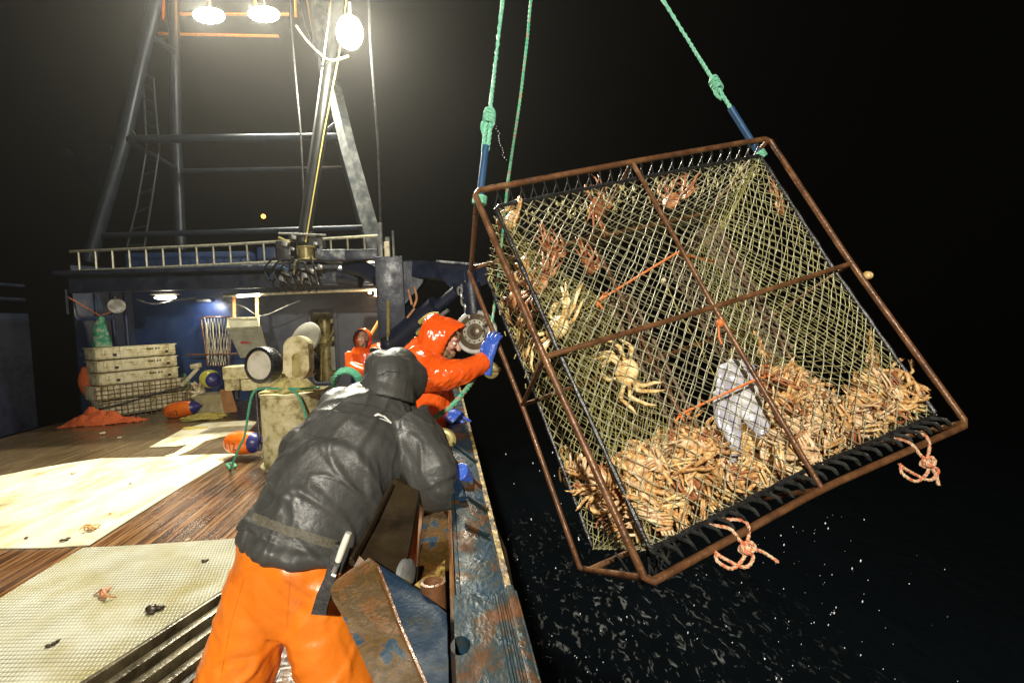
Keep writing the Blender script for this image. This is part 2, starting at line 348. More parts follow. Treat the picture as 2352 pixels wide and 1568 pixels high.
sheet('rubber_mat',[(-420,1650),(-20,1385),(60,1335),(118,1300),(190,1257),(330,1250),(548,1235),(562,1260),(545,1330),(520,1370),(330,1520),(210,1650)],.018,KNOB,'cream knobbly rubber mat on the deck at lower left','mat',.014)
sheet('deck_board',[(-500,1262),(0,1258),(110,1256),(206,1250),(300,1190),(420,1115),(545,1041),(470,1043),(330,1050),(230,1052),(150,1064),(70,1078),(-20,1096),(-400,1180)],.012,BOARD,'large cream sheet of board lying flat on the wet deck planks','board')
sheet('deck_board',[(343,1026),(420,985),(470,971),(565,965),(590,968),(575,985),(520,1000),(470,1012),(405,1024)],.013,BOARD,'smaller cream board on the deck beside the numbered float','board')
sheet('deck_board',[(378,1046),(400,1040),(440,1014),(475,1010),(440,1032),(405,1046)],.011,BOARD,'narrow splintered cream board strip between the two bigger boards','board')
# ------------------------------------------------------------------ starboard bulwark
bw=thing('bulwark','rusty blue steel bulwark with worn rail along the open side of the deck','bulwark',(0,3,0))
mb=MB(); mb.box((.07,5.91,.975),(.14,9.48,.05),bev=.012); mb.box((.008,5.7,.955),(.012,9,.09))
mb.build('rail_cap',CAPM,bw,smooth=True)
MB().box((.135,5.92,1.003),(.016,9.44,.010)).build('edge_strip',EDGE,bw)
mb=MB(); mb.box((.03,6.2,.47),(.02,10,.94)); mb.build('bulwark_plate',BPLATE,bw)
mb=MB(); mb.box((.112,3.5,-.5),(.05,15,2.0)); mb.build('hull_plate',BLUE,bw)
mb=MB(); mb.tube([(.13,1.15,.86),(.145,1.35,.89),(.15,1.6,.90),(.145,1.85,.88),(.13,2.0,.85)],[.008,.026,.03,.026,.008],12); mb.build('fender_pipe',OLIVE,bw,smooth=True)
mb=MB()   # welded doubler plate in the foreground with an oval hand hole
y0,y1,x0,x1=.25,1.17,-.006,.146; hx,hy=G(1058,1483,1.02).x,G(1058,1483,1.02).y; K=28; outer=[];inner=[]
for i in range(K):
    a=2*math.pi*i/K; ca,sa=math.cos(a),math.sin(a); inner.append(V((hx+.021*ca*(1+.1*noise.noise(V((ca*2,sa*2,0)))),hy+.030*sa,1.022)))
    t=min((x1-hx)/ca if ca>1e-6 else ((x0-hx)/ca if ca<-1e-6 else 9),(y1-hy)/sa if sa>1e-6 else ((y0-hy)/sa if sa<-1e-6 else 9)); outer.append(V((hx+ca*t,hy+sa*t,1.022)))
for c in ((x1,y1),(x0,y1),(x0,y0),(x1,y0)):
    k=min(range(K),key=lambda i:(outer[i].xy-V(c)).length); outer[k]=V((c[0],c[1],1.022))
dn=V((0,0,-.02)); ring=outer+inner+[q+dn for q in outer]+[q-V((0,0,.12)) for q in inner]; fs=[]
for i in range(K):
    j=(i+1)%K; fs+=[(i,j,K+j,K+i),(2*K+i,2*K+j,j,i),(K+i,K+j,3*K+j,3*K+i)]
mb.add(ring,fs); mb.build('doubler_plate',CAPM,bw)
mb=MB(); mb.box((.134,.72,1.028),(.020,.9,.01),bev=.004)
for k in range(5): mb.tube([(.098+.012*k,.28,1.024),(.098+.012*k,1.15,1.024)],.0045,6)
mb.build('weld_bead',CAPM,bw,smooth=True)
mb=MB(); c=P(996,1372,1.38); mb.lathe([(.036,-.06),(.036,.045),(.028,.047),(.026,.02),(.0,.02)],c,(0,.1,1),20); mb.build('pipe_stub',RUST,bw,smooth=True)
for (u0,v0,u1,v1) in ((1030,1010,1095,1060),(1040,1050,1105,1115),(1075,1140,1120,1170),(1070,1205,1122,1228)):
    mb=MB(); mb.tube([G(u0,v0,1.01),G(u1,v1,1.01)],[(.006,.008)]*2,6); mb.build('rail_rib',CAPM,bw)
mb=MB(); c=G(1017,1010,1.03); mb.lathe([(.075,-.03),(.075,.0),(.06,.012),(.05,.004),(.035,.004),(.033,.022),(.02,.026),(.0,.026)],c,(.1,-.75,.6),28)
mb.build('fairlead_disc',BRASS,bw,smooth=True)
mb=MB(); a=G(1000,1030,1.0); mb.tube([a+V((-.03,.0,.05)),G(1050,1110,1.03),G(1062,1145,1.02)],[(.018,.012)]*3,8); mb.build('rail_brace',BPLATE,bw,smooth=True)
mb=MB(); mb.box((-.075,1.75,.81),(.11,1.2,.03),Matrix.Rotation(.25,3,'Y')); mb.build('inner_ledge',PLATE,bw)
mb=MB(); mb.prism([P(940,1352,1.5),P(1022,1285,1.55),P(1022,1372,1.42),P(975,1385,1.42)],(.0,.012,-.01)); mb.build('yellow_bracket',EDGE,bw)
mb=MB(); c=P(932,1318,1.5); mb.lathe([(.03,-.012),(.045,-.008),(.03,0),(.045,.008),(.03,.012)],c,(1,-.5,.1),20); mb.build('pulley_wheel',STEEL,bw,smooth=True)
# bent guide plate standing against the rail in front of the fisherman
gp=thing('guide_plate','bent rusty steel guide plate with worn blue paint beside the orange trousers','guide plate',P(900,1450,1.2))
def curved(mb,pts,th,n=10):  # thick plate through a grid of 4 corner points
    a,b,c,d=pts; g=[[a.lerp(b,i/n).lerp(d.lerp(c,i/n),j/n) for i in range(n+1)] for j in range(n+1)]
    nr=(b-a).cross(d-a).normalized()*th
    vs=[q for r_ in g for q in r_]; k=len(vs); vs+=[q-nr for q in vs]; fs=[]
    for j in range(n):
        for i in range(n):
            o=j*(n+1)+i; fs+=[(o,o+1,o+n+2,o+n+1),(k+o,k+o+n+1,k+o+n+2,k+o+1)]
    for i in range(n):
        for (s0,s1) in ((i,i+1),(n*(n+1)+i+1,n*(n+1)+i),((i+1)*(n+1),i*(n+1)),(i*(n+1)+n,(i+1)*(n+1)+n)): fs.append((s0,s1,k+s1,k+s0))
    return mb.add(vs,fs)
def strips(mb,rows,th,n=8,bumpy=.0025):
    g=[]
    for i in range(len(rows)-1):
        for k in range(4):
            t=k/4; L=P(*rows[i][0]).lerp(P(*rows[i+1][0]),t); Rr=P(*rows[i][1]).lerp(P(*rows[i+1][1]),t); g.append([L.lerp(Rr,j/n) for j in range(n+1)])
    g.append([P(*rows[-1][0]).lerp(P(*rows[-1][1]),j/n) for j in range(n+1)])
    m_=len(g); vs=[q+CF*(bumpy*noise.noise(q*14)) for r_ in g for q in r_]; K=len(vs); vs+=[q+CF*th for q in vs]; fs=[]
    for i in range(m_-1):
        for j in range(n): o=i*(n+1)+j; fs+=[(o,o+1,o+n+2,o+n+1),(K+o,K+o+n+1,K+o+n+2,K+o+1)]
        for j in (0,n): o=i*(n+1)+j; fs.append((o,o+n+1,K+o+n+1,K+o))
    for j in range(n):
        for i in (0,m_-1): o=i*(n+1)+j; fs.append((o,o+1,K+o+1,K+o))
    return mb.add(vs,fs)
mb=MB(); strips(mb,[((800,1312,1.42),(845,1284,1.46)),((768,1336,1.385),(868,1300,1.44)),((757,1354,1.36),(880,1335,1.40)),((764,1376,1.335),(893,1365,1.355)),((792,1425,1.27),(915,1430,1.27)),((832,1510,1.16),(945,1500,1.17)),((872,1600,1.03),(988,1600,1.01))],.012)
mb.build('bent_flange',PLATE,gp,smooth=True)
mb=MB(); strips(mb,[((868,1300,1.44),(905,1322,1.42)),((880,1335,1.40),(965,1362,1.36)),((893,1365,1.355),(1024,1412,1.27)),((915,1430,1.27),(1027,1450,1.21)),((945,1500,1.17),(1028,1510,1.13)),((988,1600,1.01),(1029,1600,1.0))],.012)
mb.build('blue_web',BPLATE,gp,smooth=True)
mb=MB(); mb.tube(poly3([(868,1301,1.437),(892,1361,1.357),(917,1431,1.267),(947,1501,1.167),(987,1592,1.017)]),.006,6); mb.build('weld_seam',RUST,gp,smooth=True)
# launcher arm between man and rail
la=thing('pot_launcher','dark rusted steel pot launcher arm running along the inside of the rail','launcher arm',P(880,1230,1.7))
mb=MB(); mb.prism(poly3([(905,1100,1.92),(962,1128,1.92),(945,1230,1.68),(925,1335,1.49),(860,1310,1.5),(812,1262,1.58),(845,1215,1.68)]),CF*.05); mb.build('arm_plate',OLIVE,la)
mb=MB(); mb.tube(poly3([(900,1115,1.88),(850,1215,1.66),(808,1290,1.5)]),[(.010,.016)]*3,6); mb.build('arm_edge_bar',OLIVE,la,smooth=True)
# launcher rack bars at lower left
rk=thing('launcher_rack','dark steel rack of parallel bars lying on the deck behind the orange trousers','rack',G(420,1480,.05))
dirv=(G(520,1372,.1)-G(330,1500,.1)).normalized(); sd=V((dirv.y,-dirv.x,0))
a=G(318,1520,.06)
mb=MB()
for k,(o,wd,h) in enumerate(((0,.03,.13),(.075,.05,.10),(.17,.05,.08),(.27,.05,.06))):
    c=a+sd*o+dirv*.55; rot=Matrix(((dirv.x,sd.x,0),(dirv.y,sd.y,0),(0,0,1)))
    mb.box(V((c.x,c.y,h/2+.01)),(1.7,wd,h),rot,bev=.006)
mb.build('rack_bar',mat('dark_wet_steel',[(.35,(.035,.026,.014)),(.65,(.13,.11,.06))],7,.3,.3,.3,40,rvar=.1),rk,smooth=True)
mb=MB(); c=a+sd*.16+dirv*.55; mb.box(V((c.x,c.y,.022)),(1.7,.38,.03),rot); mb.build('rack_base',OLIVE,rk)
# ------------------------------------------------------------------ port bulwark and deckhouse
AX=G(190,954).x-.05
pb=thing('bulwark','tall dark blue bulwark on the far port side with pipe rails','bulwark',(AX,6,0))
MB().box((AX,4.5,1.05),(.08,11,2.1)).build('bulwark_plate',BLUE,pb)
mb=MB()
for z in (2.35,2.6): mb.tube([(AX,-1,z),(AX,10,z)],.03,8)
for y in (1,3,5,7,9,11): mb.tube([(AX,y,2.1),(AX,y,2.6)],.025,8)
mb.build('top_rail',BLUE,pb,smooth=True)
mb=MB(); mb.tube([(AX+.1,0,.92),(AX+.1,8.4,.92)],.035,8); mb.tube([(AX+.1,0,.62),(AX+.1,8,.62)],.035,8); mb.build('inner_rail',STEEL,pb,smooth=True)
for y in (2.5,4,5.5,7,8.5): MB().box((AX+.13,y,1.05),(.2,.07,2.1)).build('stiffener',BLUE,pb)
dh=thing('deckhouse','dark blue steel deckhouse with a lit sheltered front and overhanging roof beam','deckhouse',(-3.5,11,0))
YB=10.9
mb=MB(); A=G(190,954); B=G(545,896); A.z=B.z=0; YB=12.0; B=A+(B-A)*((YB-A.y)/(B.y-A.y))
mb.prism([A,B,B+V((0,0,3.1)),A+V((0,0,3.1))],V((-.06,.06,0)))
mb.build('shelter_wall',mat('wall_blue_painted_shade',[(.3,(.006,.012,.034)),(.55,(.010,.022,.06)),(.75,(.018,.034,.08))],2.2,.4,0,.15,14,rvar=.1),dh)  # darker copy of the wall blue, the shade is put into the colour
mb=MB(); dv=(B-A)
for z in (1.25,2.0): mb.tube([A+V((.04,-.04,z)),A+dv*.62+V((.04,-.04,z+.02))],[(.02,.05)]*2,6)
for t in (.35,.62,.85): mb.tube([A+dv*t+V((.03,-.03,.0)),A+dv*t+V((.03,-.03,2.6))],[(.02,.03)]*2,6)
mb.build('wall_stringer',WALL,dh)
GW=mat('bulkhead_grey_blue',[(.3,(.035,.042,.065)),(.55,(.06,.07,.10)),(.75,(.09,.10,.125))],3,.45,0,.15,20)
xr=-1.0   # right end of the bulkhead
dx0,dx1,dz0,dz1=PY(708,700,YB).x,PY(768,700,YB).x,.30,2.02
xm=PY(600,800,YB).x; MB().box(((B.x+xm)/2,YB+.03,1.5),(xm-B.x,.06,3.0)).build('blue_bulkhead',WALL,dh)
mb=MB()
mb.box(((xm+dx0)/2,YB+.03,1.45),(dx0-xm,.06,2.9)); mb.box(((dx1+xr)/2,YB+.03,1.45),(xr-dx1,.06,2.9))
mb.box(((dx0+dx1)/2,YB+.03,(dz1+2.9)/2),(dx1-dx0,.06,2.9-dz1)); mb.box(((dx0+dx1)/2,YB+.03,dz0/2),(dx1-dx0,.06,dz0))
mb.build('bulkhead',GW,dh)
mb=MB(); r=.14; fr=[]
for cx,cz,a0 in ((dx1-r,dz1-r,0),(dx0+r,dz1-r,90),(dx0+r,dz0+r,180),(dx1-r,dz0+r,270)):
    for k in range(6): an=R(a0+90*k/5); fr.append(V((cx+r*math.cos(an),YB-.01,cz+r*math.sin(an))))
mb.tube(fr,[(.035,.05)]*len(fr),6,closed=True); mb.build('door_coaming',GW,dh,smooth=True)
mb=MB(); mb.box(((dx0+dx1)/2,YB+1.6,1.4),(2.4,.05,2.8)); mb.box((dx0-.6,YB+.85,1.4),(.05,1.5,2.8)); mb.box((dx1+.7,YB+.85,1.4),(.05,1.5,2.8)); mb.build('machinery_room_wall',CREAM,dh)
mb=MB(); q=V(((dx0+dx1)/2,YB+.8,0)); mb.lathe([(.16,.2),(.16,1.2),(.2,1.22),(.2,1.32),(.15,1.4),(.15,1.8),(.08,1.86),(0,1.86)],q+V((-.13,0,0)),n=16)
for k in range(7): mb.box(q+V((.14+.05*(k%2),-.1,.45+.22*k)),(.2,.14,.12),bev=.015)
mb.tube([q+V((-.25,-.2,.3)),q+V((-.2,-.2,1.0)),q+V((.1,-.2,1.5)),q+V((.2,-.2,1.9))],.03,8)
mb.build('engine_room_gear',BRASS,dh,smooth=True)
# roof and its heavy front beam
YF=9.6; zb=PY(500,641,YF).z; xl,xrr=PY(162,640,YF).x,PY(880,640,YF).x
mb=MB(); mb.box(((xl+xrr)/2,YF+1.4,zb+.14),(xrr-xl,3.6,.06)); mb.build('roof',BLUE,dh)
mb=MB(); mb.box(((xl+xrr)/2,YF,zb-.02),(xrr-xl,.14,.33),bev=.015); mb.build('roof_beam',BLUE,dh)
xa,xb=PY(560,610,YF).x,PY(708,610,YF).x
mb=MB(); mb.box(((PY(730,610,YF).x+xrr)/2,YF-.09,zb+.02),(xrr-PY(730,610,YF).x,.05,.30),bev=.02); mb.box(((xa+xb)/2,YF-.02,zb+.19),(xb-xa,.3,.09),bev=.02); mb.build('scuffed_beam_face',SCUFF,dh,smooth=True)
mb=MB(); rect(mb,330,585,585,628,10.622,.9,bev=.05); rect(mb,600,570,640,640,10.848,.4,bev=.04); mb.build('roof_locker',WALL,dh,smooth=True)
lad=MB()
for u in (800,858): lad.tube([P(u,690,11.752),P(u,860,11.752)],.02,8)
for v in (745,790,835): lad.tube([P(800,v,11.752),P(858,v,11.752)],.016,8)
lad.build('wall_ladder',STEEL,dh,smooth=True)
mb=MB()
for k,(u,v) in enumerate(((600,700),(640,690),(655,700),(690,715),(665,720))):
    a=P(u,v-30,11.526); mb.tube(smooth_path([a+V((-.3,0,.2)),a,P(u+14,v+30,11.639),P(u+12,v+70,11.752)]),.018+.006*(k%2),6)
mb.build('hanging_hose',BLACK,dh,smooth=True)
mb=MB(); mb.tube(smooth_path([P(512,690,9.831),P(560,705,9.831),P(600,725,9.944),P(660,702,9.944),P(690,690,9.944)]),.012,6); mb.tube(smooth_path([P(315,688,9.605),P(352,698,9.605),P(390,690,9.605),P(450,684,9.718)]),.016,6); mb.build('grey_cable',STEEL,dh,smooth=True)
# wall boxes near the door and right-hand shelter
mb=MB(); rect(mb,762,795,778,850,12.091,.15,bev=.02); rect(mb,760,862,785,890,12.091,.15,bev=.02); rect(mb,775,700,790,735,12.091,.12,bev=.02); mb.build('switch_box',GREY,dh,smooth=True)
# light pipe under the beam, its lamps
lp=thing('light_pipe','pale pipe of lamps hung along the deckhouse beam','light fitting',P(690,672,9.379))
mb=MB(); mb.tube([P(514,679,9.379),P(700,671,9.379),P(872,664,9.379)],.035,10); mb.build('pipe',ALU,lp,smooth=True)
mb=MB(); mb.tube([P(545,680,9.289),P(596,677,9.289)],.03,10); mb.build('fluorescent_tube',TUBE,lp,smooth=True)
mb=MB(); mb.ell(P(866,674,9.266),(.045,.045,.055)); mb.build('bulb',BULB,lp,smooth=True)
mb=MB(); mb.ell(P(849,672,9.266),(.028,.028,.028)); mb.build('bulb',BULB,lp,smooth=True)
lamp('tube_light','AREA',P(570,684,9.322),28,(1,.9,.66),.5,P(575,900,9.718)); lamp('bulb_light','POINT',P(862,680,9.266),85,(1,.68,.42),.05)
cl=thing('ceiling_lamp','glowing oval lamp under the roof beam above the crates','lamp',P(380,682,9.718))
mb=MB(); mb.ell(P(380,683,9.718),(.21,.09,.045)); mb.build('lens',TUBE,cl,smooth=True)
mb=MB(); mb.box(P(380,675,9.718),(.46,.2,.04),bev=.01); mb.build('housing',GREY,cl,smooth=True)
lamp('ceiling_lamp_light','POINT',P(382,694,9.662),26,(1,.92,.75),.12)
wl=thing('wall_lamp','bright wall lamp washing the blue shelter wall behind the wire basket','lamp',P(470,690,10.961))
mb=MB(); mb.box(P(470,690,10.961),(.3,.14,.07),bev=.02); mb.build('housing',STEEL,wl,smooth=True)
lamp('wall_lamp_light','SPOT',P(480,696,10.791),42,(.95,.95,1),.08,P(500,800,11.978),R(120))
fl=thing('floodlight','round chrome floodlight hung under the beam, switched off','floodlight',P(268,702,9.379))
mb=MB(); mb.lathe([(.03,-.16),(.10,-.12),(.135,-.02),(.14,.03),(.12,.035),(.08,.02),(0,.01)],P(268,702,9.266),(.5,-.8,-.2),20); mb.build('shell',STEEL,fl,smooth=True)
mb=MB(); mb.tube([P(262,680,9.379),P(264,700,9.379)],.02,8); mb.build('bracket',DARK,fl,smooth=True)
# aluminium ladder lashed along the roof edge
al=thing('ladder','long pale aluminium ladder lashed level above the deckhouse beam','ladder',P(515,590,9.266))
def lerp2(u): return 8.2
mb=MB(); mb.tube([P(160,578,9.266),P(520,562,9.266),P(872,541,9.266)],[(.022,.03)]*3,6); mb.tube([P(166,623,9.266),P(520,607,9.266),P(872,590,9.266)],[(.022,.03)]*3,6); mb.build('rail',ALU,al,smooth=True)
for k in range(18):
    u=180+k*38.6; v=577-(u-160)*.0515; mb=MB(); mb.tube([P(u,v,9.266),P(u+3,v+46,9.266)],.019,6); mb.build('rung',ALU,al,smooth=True)
# winch gear mounted on the roof edge at the boom foot
wi=thing('boom_winch','greasy hydraulic winch with cream drum and hoses at the foot of the boom','winch',P(690,590,8.927))
mb=MB(); rect(mb,640,555,672,600,8.983,.3,bev=.03); rect(mb,705,548,745,600,9.040,.3,bev=.03); rect(mb,650,610,730,655,9.040,.35,bev=.04); rect(mb,668,535,722,552,8.983,.25,bev=.02); mb.build('winch_body',DARK,wi,smooth=True)
mb=MB(); mb.lathe([(.16,-.12),(.16,-.1),(.12,-.09),(.12,.09),(.16,.1),(.16,.12)],P(704,582,8.701),(0,0,1),20); mb.build('drum',BRASS,wi,smooth=True)
for (u,v,s) in ((655,560,.09),(675,545,.07),(660,625,.1),(700,632,.09),(715,622,.08),(735,612,.07),(690,640,.07),(648,640,.08),(725,560,.06),(672,572,.06)): mb=MB(); mb.box(P(u,v,8.701),(s*1.2,s,s),Matrix.Rotation(random.random(),3,'Y'),bev=.012); mb.build('valve_block',STEEL,wi,smooth=True)
mb=MB(); mb.tube([P(640,536,8.701),P(748,540,8.701)],.018,8); mb.build('valve_bar',STEEL,wi,smooth=True); mb=MB(); mb.tube([P(690,618,8.701),P(740,616,8.701)],.022,8); mb.build('valve_bar',STEEL,wi,smooth=True)
mb=MB()
for k in range(7):
    u=630+14*k; mb.tube(smooth_path([P(u,590+6*(k%3),7.75),P(u-22+5*k,618,8.588),P(u-8+4*k,650,8.588),P(u+12,668,8.757)]),.017,6)
mb.build('hydraulic_hose',BLACK,wi,smooth=True)
mb=MB(); mb.tube(smooth_path([P(620,640,8.701),P(640,612,8.644),P(665,625,8.588),P(672,650,8.701)]),.016,6); mb.build('hydraulic_hose',BLUEH,wi,smooth=True)
mb=MB(); mb.tube([P(640,545,8.701),P(655,553,8.701),P(666,558,8.701)],.025,8); mb.build('lever',BRASS,wi,smooth=True); mb=MB(); mb.tube([P(678,600,8.701),P(674,630,8.701)],.018,8); mb.build('lever',BRASS,wi,smooth=True)
# ------------------------------------------------------------------ gantry
BG=mat('gantry_blue',[(.35,(.014,.021,.036)),(.65,(.03,.04,.055))],5,.4,.1,.2,30)
gt=thing('gantry','tall blue steel gantry mast with sloping legs standing on the deckhouse','gantry',P(520,560,10.4))
def pipe(name,pts,r,m=BG,p=gt,n=10):
    mb=MB(); mb.tube(poly3(pts),r,n); return mb.build(name,m,p,smooth=True)
D=10.6
pipe('leg',[(205,600,D),(285,320,D),(362,-30,D)],.14); pipe('leg',[(416,575,D+1.3),(405,330,D+1.3),(398,-30,D+1.3)],.12)
SILV=mat('silver_leg_paint',[(.4,(.035,.042,.05)),(.52,(.09,.095,.095)),(.68,(.20,.205,.19))],4,.45,.1,.2,40)
mb=MB(); mb.tube(poly3([(866,575,D-.6),(800,340,D-.3),(765,195,D),(722,-30,D)]),[(.10,.16)]*4,4); mb.build('leg',SILV,gt)
pipe('leg',[(845,575,D+1.2),(790,370,D+1.2),(740,160,D+1.2),(705,-30,D+1.2)],.08)
pipe('crossbar',[(282,321,D),(520,318,D),(800,314,D)],.09); pipe('crossbar',[(400,394,D+1.3),(805,386,D+1.3)],.06); pipe('crossbar',[(225,541,D),(540,532,D),(862,521,D)],.06)
pipe('brace',[(290,325,D),(410,392,D+1.3)],.07); pipe('brace',[(350,85,D),(400,120,D+1.3)],.07); pipe('brace',[(288,280,D),(318,322,D)],.03); pipe('brace',[(730,318,D),(770,285,D)],.05)
mb=MB(); mb.prism(poly3([(130,345,D+.5),(150,340,D+.5),(160,360,D+.5),(178,360,D+.5),(178,338,D+.5),(255,335,D+.5),(240,445,D+.5),(225,447,D+.5)]),CF*.2); mb.build('side_platform',BLUE,gt)
LD=[(326,170),(332,250),(337,340),(315,470),(290,575)]; LD2=[(352,180),(358,260),(366,340),(350,450),(330,575)]
pipe('ladder_rail',[(u,v,D+.3) for u,v in LD],.025); pipe('ladder_rail',[(u,v,D+.3) for u,v in LD2],.025)
for k in range(12):
    t=k/11*3.9; i=min(3,int(t)); f_=t-i
    a=[LD[i][j]*(1-f_)+LD[i+1][j]*f_ for j in(0,1)]; c=[LD2[i][j]*(1-f_)+LD2[i+1][j]*f_ for j in(0,1)]
    pipe('ladder_rung',[(*a,D+.3),(*c,D+.3)],.018)
tr=thing('top_rail','orange lit rail crossing the top of the gantry behind the floodlights','rail',P(560,30,12.2))
for pts in ([(376,-30,12.2),(374,46,12.2)],[(398,33,12.2),(480,33,12.2)],[(520,34,12.2),(665,34,12.2)],[(713,35,12.2),(753,35,12.2)],[(480,-30,12.2),(481,20,12.2)],[(580,-30,12.2),(592,30,12.2)],[(678,-30,12.2),(680,40,12.2)],[(365,78,12.6),(640,84,12.6)]):
    mb=MB(); mb.tube(poly3(pts),.035,6); mb.build('rail_bar',ORL,tr,smooth=True)
lamp('sodium_lamp_light','POINT',P(560,-90,11.6),260,(1,.5,.12),.15)
for k,(u,v,d) in enumerate(LAMPS):
    lb=['blazing floodlight under the gantry top, leftmost of three','blazing floodlight near the middle of the gantry top','largest blazing floodlight hung beside the leaning boom'][k]
    t=thing('floodlight',lb,'floodlight',P(u,v,d),'floodlights blazing on the gantry'); ax=(G(700,1300)-P(u,v,d)).normalized(); c=P(u,v,d)
    s=1.0 if k<2 else 1.05
    rt=ax.to_track_quat('Z','Y').to_matrix()
    mb=MB(); mb.ell(c,(.33,.08,.17) if k<2 else (.23,.08,.30),None,20,12); mb.build('lens',LENS,t,smooth=True)
    mb=MB(); mb.lathe([(.05,-.24),(.09,-.2),(.12,-.06),(.13,-.03),(.11,-.03)],c+V((0,.2,.1)),V((0,-1,-.15)),20); mb.build('housing',STEEL,t,smooth=True)
    mb=MB(); mb.tube([c-ax*.2+V((0,.05,.0)),c-ax*.2+V((0,.1,.5))],.025,8); mb.build('bracket',STEEL,t,smooth=True)
bo=thing('boom','long cargo boom leaning up from the winch past the floodlight','boom',P(695,560,8.927))
mb=MB(); mb.tube(poly3([(697,558,8.927),(735,300,9.153),(768,60,9.379),(780,-40,9.492)]),[.115,.125,.12,.12],14); mb.build('spar',mat('boom_blue',[(.35,(.006,.008,.010)),(.65,(.020,.021,.019))],6,.4,.1,.2,40),bo,smooth=True)
mb=MB(); mb.tube(poly3([(702,556,8.701),(745,300,8.927),(778,130,9.097),(800,-30,9.153)]),.013,6); mb.build('hoist_line',YROPE,bo,smooth=True)
for nm,pts,r,lbl in (('stay_wire',[(665,-20,9),(668,60,9),(690,300,9),(700,500,9)],.022,'thin stay wire hanging left of the boom'),('stay_wire',[(846,-20,8.8),(850,90,8.8),(868,330,8.8),(876,560,8.8)],.022,'stay wire dropping from the gantry right of the brightest floodlight'),('stay_wire',[(680,-20,9.2),(700,60,9.2),(760,200,9.2)],.015,'short stay wire crossing from the gantry top to the sloping leg')):
    mb=MB(); mb.tube(poly3(pts),r,6); mb.build(nm,DARK,smooth=True,label=lbl,cat='wire',group='stay wires of the gantry')
mb=MB(); mb.tube(smooth_path(poly3([(680,60,8.6),(705,95,8.6),(735,125,8.5),(760,140,8.4),(800,130,8.5)])),.02,6); mb.build('lamp_cable',WHITEP,smooth=True,label='pale cable looping from the gantry top to the boom floodlight',cat='cable')
mb=MB(); mb.ell(P(605,497,14),(.06,.06,.06)); mb.build('distant_lamp',AMB,smooth=True,label='small amber lamp glowing in the dark behind the gantry',cat='lamp')
# ------------------------------------------------------------------ crane with crab block
cr=thing('deck_crane','dark blue knuckle crane beside the rail with folded boom','crane',V((P(900,800,6.2).x,P(900,800,6.2).y,0)))
b0=P(905,800,6.1); mb=MB(); mb.lathe([(.21,0),(.21,b0.z-.04),(.30,b0.z-.03),(.30,b0.z+.02),(.2,b0.z+.03)],(b0.x,b0.y,0),n=24); mb.build('pedestal',BLUE,cr,smooth=True)
mb=MB(); t0=P(935,650,6.1); mb.tube([(b0.x+.03,b0.y,b0.z),(b0.x+.06,b0.y,t0.z+.1)],.20,20); mb.build('post',BLUE,cr,smooth=True)
mb=MB(); rect(mb,868,592,930,775,5.9,.22,bev=.015); mb.prism(poly3([(920,600,5.85),(985,600,5.85),(970,650,5.85),(925,705,5.85)]),CF*.2); mb.build('column',BLUE,cr,smooth=True)
mb=MB(); mb.tube([P(892,690,5.78),P(892,790,5.78)],[(.03,.02)]*2,6); mb.build('stained_strip',BRASS,cr)
mb=MB(); mb.prism(poly3([(930,596,5.9),(1000,600,5.7),(1120,608,5.4),(1120,650,5.4),(1080,668,5.45),(1045,672,5.5),(1015,640,5.6),(945,635,5.85)]),CF*.22); mb.build('boom',BLUE,cr)
mb=MB(); mb.tube(poly3([(1003,600,5.66),(1060,605,5.52),(1118,609,5.38)]),.016,6); mb.build('wet_boom_edge',SCUFF,cr)
mb=MB(); mb.tube(poly3([(900,790,5.9),(955,745,5.75),(1005,705,5.6)]),.14,18); mb.tube(poly3([(1005,705,5.6),(1050,668,5.5)]),.07,12); mb.build('ram',BLUE,cr,smooth=True)
mb=MB(); mb.tube(poly3([(960,760,5.55),(1030,712,5.4)]),.022,8); mb.build('ram_pipe',STEEL,cr,smooth=True)
mb=MB(); mb.tube(smooth_path(poly3([(965,740,5.5),(985,725,5.4),(1008,722,5.4)])),.03,8); mb.tube(smooth_path(poly3([(960,765,5.5),(975,757,5.4),(990,752,5.4)])),.03,8);mb.build('yellow_hose',YROPE,cr,smooth=True)
mb=MB(); rect(mb,745,577,800,602,6.6,.4,bev=.03); mb.build('stowed_boom_tip',SCUFF,cr,smooth=True)
mb=MB(); rect(mb,800,577,872,601,6.6,.4,bev=.02); mb.tube(poly3([(800,612,6.8),(835,618,6.6),(870,640,6.5)]),.11,14); mb.tube(poly3([(780,632,6.9),(830,640,6.9)]),.14,14); mb.build('stowed_boom',BLUE,cr,smooth=True)
mb=MB(); rect(mb,884,556,896,592,5.9,.12,bev=.01); mb.build('control_box',WHITEP,cr,smooth=True)
mb=MB(); mb.tube(poly3([(890,545,6),(890,555,6)]),.03,8); mb.tube(poly3([(902,530,6),(905,590,6)]),.015,6); mb.tube(poly3([(872,512,6),(875,600,6)]),.03,8); mb.build('mast_pin',STEEL,cr,smooth=True)
mb=MB()
for p0 in ([(938,665,5.65),(946,700,5.6)],[(952,660,5.65),(957,685,5.6),(950,705,5.6)],[(935,730,5.6),(952,708,5.6)]): mb.tube(smooth_path(poly3(p0)),.014,6)
mb.build('copper_pipe',mat('copper',[(.4,(.65,.30,.14)),(.6,(.8,.45,.25))],20,.3,.4),cr,smooth=True)
pbk=thing('power_block','hydraulic crab block with white rimmed disc hanging behind the orange hood','power block',P(1092,765,5))
ax=-(CF*.93+CR*.2-CUp*.1); c=P(1092,762,4.9)
mb=MB(); mb.lathe([(.02,-.14),(.2,-.14),(.22,-.06),(.225,0),(.215,.012),(.185,.012),(.18,.0)],c,ax,36); mb.build('rim',mat('wet_white_steel',[(.35,(.28,.28,.27)),(.6,(.66,.66,.64))],8,.3,.2,.2,50),pbk,smooth=True)
